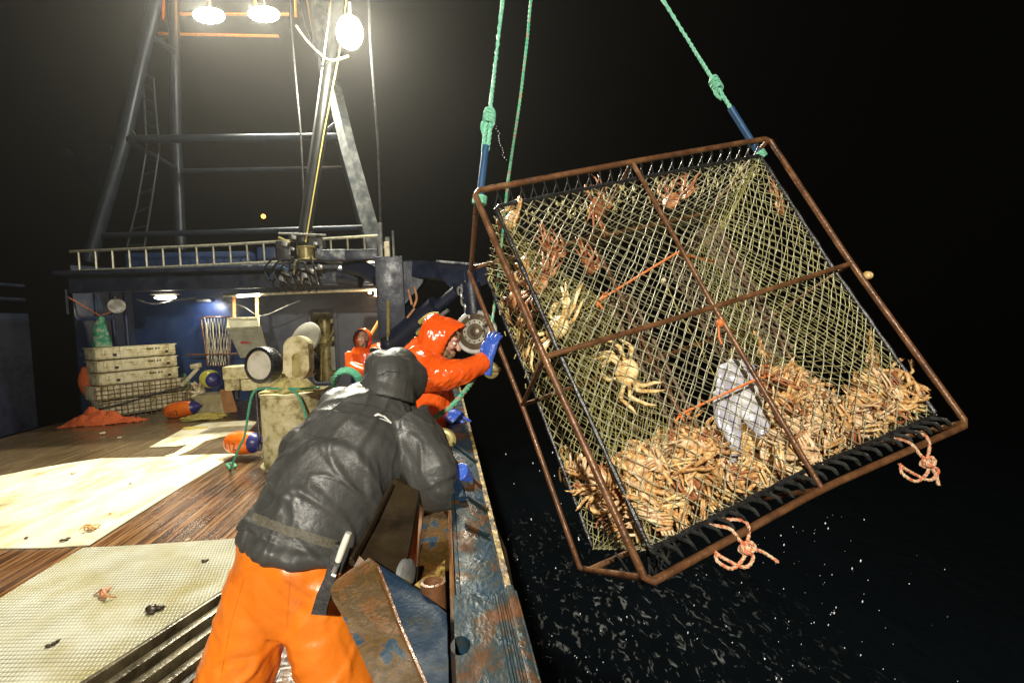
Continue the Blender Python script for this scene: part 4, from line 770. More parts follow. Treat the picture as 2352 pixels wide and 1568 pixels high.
# --- fisherman in the charcoal jacket, seen from behind, bending over the rail
def man_grey():
    hd=P(902,868,2.19); fdir=(CR*.75+CF*.6-CUp*.35)
    hips=P(672,1290,1.80)
    torso=[P(*q) for q in ((672,1285,1.80),(705,1212,1.85),(775,1085,1.96),(845,975,2.09),(880,915,2.16))]
    lf=[P(605,1300,1.8),P(574,1430,1.79),P(530,1568,1.78)]; lf+=[V((lf[-1].x-.06,lf[-1].y+.0,.05))]
    rl=[P(725,1300,1.8),P(744,1430,1.80),P(790,1590,1.80)]; rl+=[V((rl[-1].x+.05,rl[-1].y+.06,.05))]
    ra=[P(945,985,2.12),P(1012,1108,2.01),P(1070,1112,2.10)]; la_=[P(775,960,2.2),P(850,1085,2.32),P(915,1098,2.28)]
    hb,T,rot=head_mb(hd,fdir,CUp)
    core=body_core([(torso,[(.16,.11),(.15,.11),(.16,.12),(.17,.10),(.06,.06)]),(lf,[.10,.09,.08,.05]),(rl,[.10,.09,.08,.05]),([torso[3]]+ra,[.09,.07,.055,.035]),([torso[3]]+la_,[.09,.07,.055,.035]),([torso[4],hd],[.06,.06])])
    core.add(hb.v,hb.f); b=remesh(core,.02,3)
    per=b.build('person',SKIN,org=(hips.x,hips.y,0),smooth=True,auto=False,label='person in charcoal hooded jacket and orange trousers seen from behind, bending over the rail',cat='person')
    mb=MB()
    tp=[(668,1268,1.77),(700,1215,1.82),(735,1150,1.88),(780,1075,1.96),(826,1005,2.03),(862,948,2.10),(890,905,2.17)]
    mb.tube([P(*q) for q in tp],[(.207,.15),(.200,.145),(.217,.165),(.228,.175),(.222,.165),(.185,.125),(.11,.10)],28,ref=CF)
    mb.ell(P(790,945,2.12),(.12,.12,.10)); mb.ell(P(700,1040,1.98),(.10,.10,.12))
    mb.tube([P(925,975,2.10),P(968,1030,2.06),P(1000,1088,2.01),P(1010,1115,1.995)],[.125,.118,.108,.095],18); mb.ell(P(1008,1116,2.0),(.092,.092,.092))
    mb.tube([P(1005,1118,2.0),P(1035,1125,2.04),P(1062,1118,2.09),P(1076,1112,2.11)],[.088,.080,.068,.062],18)
    mb.tube([P(780,960,2.18),P(850,1080,2.32),P(905,1100,2.30)],[.12,.10,.07],14)
    mb.tube([P(556,1232,1.72),P(600,1262,1.67),P(680,1288,1.65),P(760,1290,1.70)],[.03,.045,.035,.02],10)
    f1=folds(.014,CR*.75-CUp*.65,2.6,.9,3.,.25,((1.,1.),),1.7); f2=folds(.015,CR*.8-CUp*.6,5.5,1.3,9.,.45,((1.,.7),(1.8,.35)),4.2); f3=folds(.011,CR*.25+CUp*.95,6.5,1.6,15.,.5,((1.,.7),(1.9,.35)),4.6)
    def fold(p,n):
        return f1(p,n)+f2(p,n)+f3(p,n)
    jk=remesh(mb,.007,8,fold); bj=bvh(jk); jk.build('jacket',JKG,per,smooth=True,auto=False)
    # hood
    mb=MB(); mb.ell(P(896,866,2.17),(.118,.135,.122)); mb.ell(P(872,838,2.16),(.070,.09,.070)); mb.ell(P(915,832,2.22),(.085,.09,.070)); mb.tube([P(898,862,2.16),P(922,872,2.23),P(938,880,2.28)],[.115,.118,.112],18); mb.tube([P(884,918,2.14),P(893,880,2.16)],[.145,.122],16); mb.tube([P(858,938,2.13),P(895,950,2.12),P(948,930,2.19)],[.05,.058,.055],10)
    hd_=remesh(mb,.008,6,folds(.013,CR*.75+CUp*.55,7,2.0,5.,.4,((1.,.7),(1.9,.35)),4.2)); bh=bvh(hd_); hd_.build('hood',JKG,per,smooth=True,auto=False)
    # yoke seam tape across the shoulders
    def strip(pts,wd,m,name,off=.004,par=per,bj=bj):
        vs=[];fs=[]; p2=[]
        for i in range(len(pts)-1):
            for k in range(6): t=k/6; p2.append((pts[i][0]*(1-t)+pts[i+1][0]*t,pts[i][1]*(1-t)+pts[i+1][1]*t))
        p2.append(pts[-1])
        for i,(u,v) in enumerate(p2):
            a=p2[max(0,i-1)];c=p2[min(len(p2)-1,i+1)]; tx,ty=c[0]-a[0],c[1]-a[1]; L=math.hypot(tx,ty); nx,ny=-ty/L*wd,tx/L*wd
            row=[]
            for s in (-1,-.5,0,.5,1):
                h,nn=hit(bj,u+nx*s,v+ny*s)
                if h is None: row=None;break
                row.append(h+nn*off)
            if row: vs.append(row)
        mb=MB(); k=len(vs)
        for r_ in vs: mb.v+=r_
        mb.f=[(i*5+j,i*5+j+1,(i+1)*5+j+1,(i+1)*5+j) for i in range(k-1) for j in range(4)]; mb.m=[0]*len(mb.f)
        return mb.build(name,m,par,smooth=True,auto=False)
    strip([(584,1190),(640,1212),(700,1232),(770,1252)],11,WEB,'belt',.013)
    strip([(800,925),(850,930),(905,948),(960,975)],1.6,JKG,'seam',.004)
    strip([(700,995),(760,1010),(800,1000)],1.2,JKG,'seam',.004)
    strip([(858,806),(850,840),(862,880),(880,905)],1.5,JKG,'seam',.005,bj=bh); strip([(905,800),(922,835),(930,880),(925,915)],1.5,JKG,'seam',.005,bj=bh); strip([(868,858),(890,848),(915,850)],5,JKG,'adjuster_tab',.007,bj=bh); strip([(846,925),(880,940),(925,945)],2,JKG,'seam',.005,bj=bh); strip([(928,1000),(950,1050),(985,1120)],1.2,JKG,'seam',.004); strip([(740,1262),(660,1242),(590,1215)],1.5,JKG,'seam',.004)
    WM=mat('white_print',[(0,(.75,.75,.72))],rough=.5)
    strip([(860,957),(868,953),(880,957),(890,966),(897,973)],2.0,WM,'emblem',.006)
    strip([(868,961),(880,965),(893,971)],1.0,WM,'emblem',.006)
    # trousers
    mb=MB()
    mb.tube([P(668,1225,1.80),P(668,1285,1.79),P(664,1350,1.79),P(660,1420,1.80)],[(.19,.14),(.205,.15),(.215,.15),(.20,.12)],24,ref=CF)
    mb.tube([P(608,1310,1.79),P(578,1430,1.775),P(556,1500,1.77),P(532,1580,1.77),(lf[-2]*.5+lf[-1]*.5),lf[-1]],[.125,.130,.132,.136,.13,.12],20)
    mb.tube([P(724,1310,1.79),P(742,1430,1.79),P(758,1500,1.79),P(790,1600,1.79),(rl[-2]*.5+rl[-1]*.5),rl[-1]],[.130,.136,.138,.142,.13,.12],20)
    ga=folds(.016,CUp*.45+CR*.9,5,1.1,1.,.4,((1.,.7),(1.9,.35)),4.); gb=folds(.014,CUp*.7-CR*.7,5,1.3,6.,.4,((1.,.7),(1.9,.35)),4.2); g1=lambda q,n:ga(q,n)+gb(q,n)
    tr_=remesh(mb,.010,6,g1); bt_=bvh(tr_); tr_.build('trousers',PANTS,per,smooth=True,auto=False)
    strip([(668,1300),(662,1380),(658,1440)],1.0,PANTS,'seam',.002,bj=bt_); strip([(560,1330),(530,1430),(505,1560)],1.0,PANTS,'seam',.002,bj=bt_); strip([(600,1545),(640,1470)],1.0,PANTS,'seam',.002,bj=bt_)
    for q in (lf[-1],rl[-1]):
        m2=MB(); m2.tube([V((q.x,q.y,.18)),V((q.x,q.y,.06)),V((q.x+.03,q.y+.06,.05)),V((q.x+.06,q.y+.16,.04))],[.08,.075,.06,.045],12); remesh(m2,.015,3).build('boot',BLACK,per,smooth=True,auto=False)
    add_glove(per,P(1079,1106,2.10),CR*.2+CF*1,CR*.35+CUp*.1+CF*.5-CUp*.65,CR*.8+CUp*.55-CF*.2,curl=.5,side=-1)
    add_glove(per,P(912,1097,2.27),CUp*.3+CF,CR*.9+CUp*.05+CF*.3,CUp*.9-CF*.4,curl=.6,side=1)
    m2=MB(); m2.tube([P(1066,1115,2.10),P(1078,1111,2.11)],[.066,.064],18); m2.build('cuff',JKG,per,smooth=True)
man_grey()
kn=thing('sheath_knife','white handled knife in a long black sheath hanging from the belt','knife',P(755,1320,1.60))
mb=MB(); mb.prism(poly3([(768,1248,1.60),(788,1254,1.60),(778,1310,1.585),(768,1345,1.58),(752,1392,1.565),(748,1413,1.56),(714,1410,1.56),(727,1365,1.57),(745,1325,1.58),(755,1290,1.59)]),CF*.016); mb.build('sheath',mat('black_leather',[(.4,(.014,.014,.014)),(.6,(.03,.03,.029))],14,.45,0,.3,60),kn)
mb=MB(); mb.tube(poly3([(777,1287,1.575),(786,1262,1.575),(796,1236,1.578),(801,1223,1.58)]),[(.014,.011),(.016,.012),(.016,.012),(.014,.010)],12); mb.build('handle',mat('white_handle',[(.35,(.60,.57,.48)),(.6,(.80,.78,.70))],12,.4),kn,smooth=True)
mb=MB(); mb.tube(poly3([(768,1312,1.57),(774,1296,1.57)]),[(.013,.009)]*2,10); mb.tube(poly3([(762,1318,1.57),(772,1322,1.57)]),.006,6); mb.build('ferrule',STEEL,kn,smooth=True)
# --- fisherman in glossy orange oilskins, right arm out against the pot
def man_orange():
    hd=P(1019,783,3.3); fd=CR*.93-CF*.08-CUp*.26; u_=CUp*.95+CR*.25
    hips=V((hd.x-.34,hd.y-.03,.92))
    tor=[hips,P(975,960,3.36),P(975,880,3.35),P(985,835,3.32),P(1008,812,3.3)]
    ll=[hips+V((-.02,.12,0)),V((hips.x-.06,hips.y+.14,.5)),V((hips.x-.12,hips.y+.14,.08))]; rl=[hips+V((.0,-.12,0)),V((hips.x+.02,hips.y-.14,.5)),V((hips.x-.02,hips.y-.16,.08))]
    ra=[P(968,858,3.22),P(1035,860,3.06),P(1108,833,3.18)]; la_=[P(990,870,3.48),P(1000,935,3.42),P(1018,958,3.3)]
    hb,T,rot=head_mb(hd,fd,u_,1.02)
    core=body_core([(tor,[.15,.15,.15,.10,.06]),(ll,[.1,.08,.06]),(rl,[.1,.08,.06]),([tor[3]]+ra,[.09,.06,.05,.03]),([tor[3]]+la_,[.09,.06,.05,.03]),([tor[4],hd],[.06,.06])]); core.add(hb.v,hb.f)
    per=remesh(core,.0085,2).build('person',SKIN,org=(hips.x,hips.y,0),smooth=True,auto=False,label='bearded person in glossy orange hooded oilskins pushing the hanging pot with a blue glove',cat='person')
    eyes(T,per,1.0)
    m2=MB()
    for (a,b_,e,r_) in ((.052,0,-.105,.036),(.07,.03,-.085,.024),(.07,-.03,-.085,.024),(.045,.05,-.07,.028),(.045,-.05,-.07,.028),(.02,.064,-.04,.022),(.02,-.064,-.04,.022),(.092,.018,-.057,.009),(.092,-.018,-.057,.009)): m2.ell(T(a,b_,e),[r_]*3,None,10,8)
    remesh(m2,.006,1,lambda p,n:.006*noise.noise(p*110)).build('beard',BEARD,per,smooth=True,auto=False)
    m2=MB()
    for q in (-1,1): m2.tube([T(.078,.05*q,.052),T(.098,.018*q,.05)],.006,6)
    for k in range(5): m2.tube([T(.05,-.06+.03*k,.11),T(.092,-.055+.028*k,.075),T(.10,-.04+.02*k,.045)],.008,6)
    m2.build('fringe_and_brows',BEARD,per,smooth=True)
    # hood as a shell open at the front
    mb=MB(); T2=T
    rings=[]
    for (a,hw,h0,h1) in ((-.16,.05,.0,.10),(-.145,.105,-.10,.14),(-.095,.13,-.17,.165),(-.04,.13,-.20,.16),(.0,.122,-.19,.155),(.03,.112,-.16,.148),(.048,.105,-.12,.142)):
        rings.append([T2(a+(.075 if math.sin(t)>0 else -.02)*max(0,a+.06)/.11*abs(math.sin(t))**1.5,hw*math.cos(t),(h0+h1)/2+(h1-h0)/2*math.sin(t)) for t in [2*math.pi*k/24 for k in range(24)]])
    vs=[q for r_ in rings for q in r_]; fs=[(i*24+j,i*24+(j+1)%24,(i+1)*24+(j+1)%24,(i+1)*24+j) for i in range(len(rings)-1) for j in range(24)]+[tuple(range(24))]
    inner=[]
    for i,r_ in enumerate(rings):
        cc=sum(r_,V())/24; inner+= [cc+(q-cc)*.93+V(fd).normalized()*(.006 if i==0 else 0) for q in r_]
    o=len(vs); L=len(rings)
    fs+= [(o+i*24+(j+1)%24,o+i*24+j,o+(i+1)*24+j,o+(i+1)*24+(j+1)%24) for i in range(L-1) for j in range(24)]+[tuple(o+j for j in range(23,-1,-1))]
    fs+= [((L-1)*24+j,(L-1)*24+(j+1)%24,o+(L-1)*24+(j+1)%24,o+(L-1)*24+j) for j in range(24)]
    mb.add(vs+inner,fs); fo=folds(.012,u_,8,3,2.)
    remesh(mb,.008,2,fo).build('hood',JKO,per,smooth=True,auto=False)
    mb=MB(); mb.tube(tor[:4]+[P(1000,822,3.3)],[(.21,.18),(.20,.17),(.205,.18),(.17,.15),(.12,.12)],24)
    mb.tube([P(953,842,3.22),P(985,855,3.14),P(1030,859,3.06),P(1065,852,3.09),P(1095,838,3.15),P(1115,829,3.19)],[.150,.132,.096,.084,.068,.060],20)
    mb.tube([P(985,850,3.45),P(1010,915,3.44),P(1020,948,3.34)],[.13,.105,.085],16)
    mb.tube([P(950,835,3.3),P(985,800,3.3)],[.13,.12],14)
    f1=folds(.018,CR*.5+CUp*.9,6,2.0,7.,.4,((1.,.7),(1.9,.35)),4.); f2=folds(.012,CUp+CR*.4,11,4,4.,.4,((1.,.7),(1.9,.35)),3.6)
    remesh(mb,.008,7,lambda p,n:f1(p,n)+f2(p,n)).build('jacket',JKO,per,smooth=True,auto=False)
    mb=MB(); mb.tube([hips+V((0,0,.1)),hips+V((0,0,-.05))],[(.19,.19),(.18,.18)],16); mb.tube([ll[0],ll[1],ll[2]],[.125,.12,.12],14); mb.tube([rl[0],rl[1],rl[2]],[.125,.12,.12],14)
    remesh(mb,.016,4,folds(.01,V((0,0,1)),5,1.5,2.)).build('trousers',PANTS,per,smooth=True,auto=False)
    for q in (ll[-1],rl[-1]):
        m2=MB(); m2.tube([q+V((0,0,.1)),q,q+V((.08,0,-.03)),q+V((.17,0,-.04))],[.08,.075,.06,.04],12); remesh(m2,.015,3).build('boot',BLACK,per,smooth=True,auto=False)
    add_glove(per,P(1121,824,3.19),-CR*.8+CF*.3,CUp*1+CR*.22+CF*.05,-CF*.8-CR*.35,curl=.55,side=1,spread=.5,s=1.18)
    add_glove(per,P(1022,950,3.30),CUp*.6+CR*.3,CR*.85-CUp*.45-CF*.2,CUp*.6-CF*.7,curl=.3,side=1,spread=1.2,s=1.1,cuff=.11)
man_orange()
# --- far fisherman by the bulkhead
def man_far():
    d=7.6; hd=P(833,778,d); fd=-CF*.9-CR*.05; b0=V((hd.x-.02,hd.y+.05,0))
    tor=[V((hd.x,hd.y+.05,.95)),P(833,838,d),P(832,812,d),P(833,797,d)]
    ll=[tor[0]+V((-.1,0,0)),b0+V((-.12,-.05,.5)),b0+V((-.13,0,.08))]; rl=[tor[0]+V((.1,0,0)),b0+V((.12,-.05,.5)),b0+V((.13,0,.08))]
    la_=[P(808,812,d),P(806,842,d-.1),P(840,856,d-.3)]; ra=[P(858,808,d),P(872,800,d-.15),P(880,812,d-.3)]
    hb,T,rot=head_mb(hd,fd,CUp); core=body_core([(tor,[.14,.14,.13,.06]),(ll,[.1,.08,.06]),(rl,[.1,.08,.06]),([tor[2]]+ra,[.09,.06,.05,.035]),([tor[2]]+la_,[.09,.06,.05,.035]),([tor[3],hd],[.06,.06])]); core.add(hb.v,hb.f)
    per=remesh(core,.011,2).build('person',SKIN,org=b0,smooth=True,auto=False,label='person far back in an orange hooded jacket standing by the bulkhead door, facing us',cat='person')
    eyes(T,per)
    m2=MB()
    for (a,b_,e,r_) in ((.05,0,-.10,.034),(.066,.028,-.088,.02),(.066,-.028,-.088,.02)): m2.ell(T(a,b_,e),[r_]*3,None,10,8)
    for q in(-1,1): m2.tube([T(.078,.05*q,.05),T(.096,.018*q,.046)],.008,6)
    m2.build('beard',BEARD,per,smooth=True)
    mb=MB(); rings=[]
    for (a,hw,h0,h1) in ((-.14,.05,.0,.10),(-.12,.11,-.12,.15),(-.05,.135,-.17,.17),(.03,.13,-.19,.165),(.07,.112,-.16,.14)):
        rings.append([T(a,hw*math.cos(t),(h0+h1)/2+(h1-h0)/2*math.sin(t)) for t in [2*math.pi*k/20 for k in range(20)]])
    vs=[q for r_ in rings for q in r_]; fs=[(i*20+j,i*20+(j+1)%20,(i+1)*20+(j+1)%20,(i+1)*20+j) for i in range(4) for j in range(20)]+[tuple(range(20))]
    mb.add(vs,fs); mb.build('hood',JKO,per,smooth=True,auto=False)
    mb=MB(); mb.tube([T(.075,.118*math.cos(t),-.01+.155*math.sin(t)) for t in [2*math.pi*k/20 for k in range(20)]],.012,6,closed=True); mb.build('hood_lining',BLACK,per,smooth=True)
    mb=MB(); mb.tube(tor,[(.21,.17),(.20,.17),(.20,.15),(.11,.11)],20); mb.tube(la_,[.11,.1,.075],14); mb.tube(ra,[.11,.1,.08],14)
    remesh(mb,.02,3,folds(.018,CUp,7,2,3.)).build('jacket',JKO,per,smooth=True,auto=False)
    mb=MB(); mb.tube([tor[0]+V((0,0,.05)),tor[0]+V((0,0,-.1))],[(.19,.15)]*2,14); mb.tube(ll,[.12,.11,.1],12); mb.tube(rl,[.12,.11,.1],12); remesh(mb,.03,3).build('trousers',NAVY,per,smooth=True,auto=False)
    for q in (ll[-1],rl[-1]):
        m2=MB(); m2.tube([q+V((0,0,.1)),q,q+V((0,-.08,-.03)),q+V((0,-.17,-.04))],[.08,.075,.06,.04],10); m2.build('boot',BLACK,per,smooth=True)
    add_glove(per,la_[-1],CUp,CR*.9-CUp*.3,-CF,curl=.5,side=1); add_glove(per,ra[-1],CUp,-CUp*.8-CR*.2,-CF,curl=.8,side=-1)
    mb=MB(); mb.tube([P(872,735,8.0),P(862,752,7.95),P(852,768,7.9)],.03,8); mb.build('tool_handle',mat('orange_pole',[(.4,(.75,.38,.06)),(.6,(.85,.5,.12))],8,.5),smooth=True,label='orange pole held by the far fisherman',cat='pole')
man_far()
#PART5
# ------------------------------------------------------------------ the hanging crab pot
PR=Matrix.Rotation(V((-.3787,-.2378,-.3295)).length,3,V((-.3787,-.2378,-.3295))); PT=V((-.2056,-.8458,2.7494)); PS=2.13; PD=PS*.3831
FIX={(0,0):(1088,440),(2,0):(1765,318),(2,2):(2222,975),(0,2):(1487,1342),(1,0):(1452,372),(1,2):(1888,1122),(0,1):(1250,820),(2,1):(1955,605),(1,1):(1640,705)}
FIXB={0:(1075,618),1:(1200,930),2:(1336,1315)}
def pc(x,y,z): return PR@V((x*PS,y*PS,z*PD))+PT           # camera axes, y down
def corr(i,j,back):
    c=pc(i/2,j/2,1. if back else 0.); u,v=(FIXB[j] if back else FIX[(i,j)])
    return V(((u-CU)/F*c.z-c.x,(v-CV)/F*c.z-c.y,0))
CG=[[corr(i,j,False) for j in range(3)] for i in range(3)]; CB=[corr(0,j,True) for j in range(3)]
def PL(x,y,z):
    c=pc(x,y,z); xi=min(1,max(0,int(x*2))); yi=min(1,max(0,int(y*2))); fx_,fy_=min(1,max(0,x*2-xi)),min(1,max(0,y*2-yi))
    k=(CG[xi][yi]*(1-fx_)+CG[xi+1][yi]*fx_)*(1-fy_)+(CG[xi][yi+1]*(1-fx_)+CG[xi+1][yi+1]*fx_)*fy_
    bk=(CB[yi]*(1-fy_)+CB[yi+1]*fy_)*(1-min(1,x*2))+k*min(1,x*2); zz=min(1,max(0,z)); k=k*(1-zz)+bk*zz
    c=c+k; return CAM+c2w(V((c.x,-c.y,c.z)))
PX_,PY_,PZ_=[ (lambda q:c2w(V((q.x,-q.y,q.z))).normalized())(PR@V(a)) for a in ((1,0,0),(0,1,0),(0,0,1))]
def PZ(u,v,z):  # point on the pot plane z=const seen at a pixel
    o=PL(.5,.5,z); r=ray(u,v); return CAM+r*((o-CAM).dot(PZ_)/r.dot(PZ_))
pot=thing('crab_pot','big square rusty framed crab pot full of crabs hanging tilted over the water','crab pot',PL(.5,.5,.5))
def seg(a,b,n=6): return [PL(*[a[i]+(b[i]-a[i])*k/n for i in range(3)]) for k in range(n+1)]
def bar(a,b,r,bow=0,mb=None):
    p=seg(a,b,8)
    if bow: p=[q+PX_*(bow*math.sin(math.pi*i/8)) for i,q in enumerate(p)]
    mb.tube(p,r,12)
mb=MB()
for z,r in ((0,.0182),(1,.0162)):
    pts=[]
    for (a,b) in (((0,0),(1,0)),((1,0),(1,1)),((1,1),(0,1)),((0,1),(0,0))):
        for k in range(12): t=.014+.972*k/11; pts.append(PL(a[0]+(b[0]-a[0])*t,a[1]+(b[1]-a[1])*t,z))
    mb.tube(pts,r,12,closed=True)
for x,y in ((.008,.008),(.992,.008),(.992,.992),(.008,.992)): bar((x,y,0),(x,y,1),.0165,0,mb)
bar((.5,0,0),(.5,1,0),.0138,0,mb); bar((0,.5,0),(1,.5,0),.0148,0,mb); bar((.5,0,1),(.5,1,1),.0138,0,mb); bar((0,.5,1),(1,.5,1),.0138,0,mb)
bar((0,.5,0),(0,.5,1),.0138,0,mb); bar((1,.5,0),(1,.5,1),.0138,0,mb); bar((.5,0,0),(.5,0,1),.0138,0,mb); bar((.5,1,0),(.5,1,1),.0138,0,mb)
mb.build('frame',RUST,pot,smooth=True)
E_=.047
def lace(mb,z):
    k=[(E_,E_),(1-E_,E_),(1-E_,1-E_),(E_,1-E_)]
    pts=[]
    for i in range(4):
        a,b=k[i],k[(i+1)%4]
        for j in range(40): t=.01+.98*j/39; pts.append(PL(a[0]+(b[0]-a[0])*t,a[1]+(b[1]-a[1])*t,z)+PZ_*(.004*noise.noise(V((j*.7,i*3,z)))))
    mb.tube(pts,[.011+.004*((j//2)%2) for j in range(len(pts))],8,closed=True)
mb=MB(); lace(mb,.05); lace(mb,.95); mb.build('lacing_bar',BLACK,pot,smooth=True)
LB=mat('rubber_strap',[(.35,(.010,.011,.011)),(.65,(.045,.047,.042))],20,.3,0,.3,70)
for y0,y1 in ((0,E_),(1,1-E_)):
    mb=MB()
    for k in range(26):
        x=.06+.88*k/25; s=.014
        mb.tube(smooth_path([PL(x-s,y1,.05),PL(x-s*.3,(y0+y1*2)/3,-.02),PL(x+s*.2,(2*y0+y1)/3,.0),PL(x+s,y1+(y1-y0)*.25,.09)],4),[(.003,.006) if y0==0 else (.005,.010)]*13,5)
    mb.build('lacing_strap',LB,pot,smooth=True)
mb=MB()
for k in range(7):
    x=.02+.05*k; mb.tube(smooth_path([PL(x,1-E_,.1+.1*k%.8),PL(x*.8+.01,1.005,.2+.09*k),PL(x*.7+.02,1.03,.3+.09*k),PL(x+.01,1-E_,.45+.07*k)],5),.006,5)
mb.build('hanging_lacing',LB,pot,smooth=True)
def net(S,ns,nt,r,jit=.12,seed=0,n=3,ex=None):
    mb=MB(); rnd=random.Random(seed); kn={}
    for i in range(ns+1):
        for j in range(nt+1):
            if (i+j)%2: continue
            ed=0 if i in(0,ns) or j in(0,nt) else 1
            a=(i+jit*ed*rnd.uniform(-1,1))/ns; b=(j+jit*ed*rnd.uniform(-1,1))/nt; kn[i,j]=S(a,b)
    def run(i,j,di,dj):
        p=[kn[i,j]]
        while (i+di,j+dj) in kn: i+=di;j+=dj;p.append(kn[i,j])
        if len(p)>1: mb.tube(p,r,n,caps=False)
    for i in range(0,ns+1):
        if (i)%2==0: run(i,0,1,1); run(i,0,-1,1)
    for j in range(1,nt+1):
        if j%2==0: run(0,j,1,1)
        if (ns+j)%2==0: run(ns,j,-1,1)
    for k,p in kn.items(): 
        mb.tube([p-PX_*r*1.5,p+PX_*r*1.5],r*1.55,4)
    return mb
lr=lambda a,b,t:a+(b-a)*t
def Sf(z,bul,sd): 
    def S(s,t):
        w=math.sin(math.pi*s)*math.sin(math.pi*t)
        x,y=lr(E_,1-E_,s),lr(E_,1-E_,t); q=noise.noise(V((s*3,t*3,sd)))
        return PL(x+.004*noise.noise(V((s*7,t*7,sd+2))),y+.004*noise.noise(V((s*7,t*7,sd+5))),z+bul*w*(1+.7*q)+.012*q*w)
    return S
net(Sf(.05,-.035,1),48,48,.0030,seed=1).build('front_netting',NET,pot)
net(Sf(.95,.10,2),46,46,.0027,seed=2).build('rear_netting',NET,pot)
net(lambda s,t:PL(lr(E_,1-E_,s),E_+.02*math.sin(math.pi*t),lr(.05,.95,t)),54,18,.0021,seed=3).build('top_netting',NET,pot)
net(lambda s,t:PL(lr(E_,1-E_,s),1-E_+.03*math.sin(math.pi*t)*math.sin(math.pi*s),lr(.05,.95,t)),54,18,.0021,seed=4).build('bottom_netting',NET,pot)
def tunnel(x0,x1,ey0,ey1,ez0,ez1,sd):
    o=[(E_,.06),(1-E_,.06),(1-E_,.94),(E_,.94)]; ii=[(ey0,ez0),(ey1,ez0),(ey1,ez1),(ey0,ez1)]
    for k in range(4):
        a,b=o[k],o[(k+1)%4]; c,d=ii[k],ii[(k+1)%4]; long=(k%2==0)
        def S(s,t,a=a,b=b,c=c,d=d):
            y0,z0=lr(a[0],b[0],s),lr(a[1],b[1],s); y1,z1=lr(c[0],d[0],s),lr(c[1],d[1],s); tt=1-(1-t)**1.45
            sag=.035*math.sin(math.pi*t)*math.sin(math.pi*s)
            return PL(lr(x0,x1,t),lr(y0,y1,tt)+sag,lr(z0,z1,tt)+.05*noise.noise(V((s*2,t*2,sd+k)))*math.sin(math.pi*t))
        net(S,40 if long else 18,22,.0020,seed=sd+k,jit=.2).build('tunnel_netting',YNET,pot)
    # eye: rectangular collar of brown netting on a frame
    xe=x1+(.02 if x1>x0 else -.02)
    mb=MB(); ring=[PL(x1,y,z) for y,z in ii]; mb.tube(ring+[ring[0]],.009,6); ring=[PL(xe+(x1-x0)*.22,y+.01,z) for y,z in ii]; mb.tube(ring+[ring[0]],.009,6); mb.build('tunnel_eye_frame',BNET,pot,smooth=True)
    mb=MB()
    for k in range(4):
        c,d=ii[k],ii[(k+1)%4]
        mb2=net(lambda s,t,c=c,d=d:PL(lr(x1,xe+(x1-x0)*.22,t),lr(c[0],d[0],s)+.01*t,lr(c[1],d[1],s)),24 if k%2==0 else 12,8,.0026,seed=sd+9+k); mb.add(mb2.v,mb2.f)
    mb.build('tunnel_collar',BNET,pot)
tunnel(E_,.27,.36,.78,.22,.74,20); tunnel(1-E_,.73,.22,.66,.22,.74,40)
# algae tufts caught on the top lacing
mb=MB(); rnd=random.Random(3)
for k in range(110):
    x=rnd.uniform(.07,.95); y=E_+rnd.uniform(-.005,.05); q=PL(x,y,rnd.uniform(.04,.3)); L=rnd.uniform(.015,.05)
    mb.tube([q,q+V((rnd.uniform(-.01,.01),rnd.uniform(-.01,.01),-L*.5)),q+V((rnd.uniform(-.015,.015),0,-L))],[.003,rnd.uniform(.004,.009),.002],5)
for k in range(60):
    y=rnd.uniform(.08,.5); q=PL(E_+rnd.uniform(-.02,.02),y,rnd.uniform(.5,.95)); mb.tube([q,q+V((rnd.uniform(-.02,.02),0,-.03))],[.004,.003],4)
mb.build('algae',mat('algae',[(.4,(.45,.40,.10)),(.6,(.62,.58,.36))],30,.5),pot,smooth=True,kind='stuff')
# orange cords inside the pot
def cord(pts,lab,m=OCORD,r=.006):
    mb=MB(); mb.tube(pts,r,6); return mb
mb=MB(); mb.tube([PZ(1375,690,.05),PZ(1470,632,.03),PZ(1556,580,.01),PZ(1562,582,.06),PZ(1600,592,.2),PZ(1650,603,.5)],.0065,6); mb.tube([PZ(1560,952,.05),PZ(1640,915,.04),PZ(1735,872,.0),PZ(1775,860,.2),PZ(1800,855,.4)],.0065,6)
for (u,v) in ((1372,692),(1385,680),(1560,955),(1575,945)):
    for k in range(3): q=PZ(u,v,.06); mb.tube([q,q+V((random.uniform(-.03,.03),0,random.uniform(-.05,.03)))],.005,5)
mb.ell(PZ(1654,742,-.02),(.022,.02,.024)); mb.tube([PZ(1650,745,-.02),PZ(1652,775,0),PZ(1658,790,0)],.006,5)
mb.build('trigger_cord',OCORD,pot,smooth=True)
mb=MB(); mb.tube([PZ(1525,640,.5),PZ(1560,720,.5),PZ(1610,800,.5),PZ(1640,860,.45)],.003,5); mb.tube([PZ(1680,800,.35),PZ(1680,840,.35)],.004,5); mb.build('bait_line',YROPE,pot,smooth=True)
mb=MB(); mb.ell(PZ(1524,645,.5),(.018,.018,.02)); mb.build('bait_float',WHITEP,smooth=True,label='small pale float on the thin line inside the pot',cat='float')
mb=MB(); mb.ell(PL(1.02,.55,-.01),(.03,.03,.026)); mb.build('shell_scrap',CRAB[1],smooth=True,label='pale shell stuck on the right bar of the pot',cat='shell')
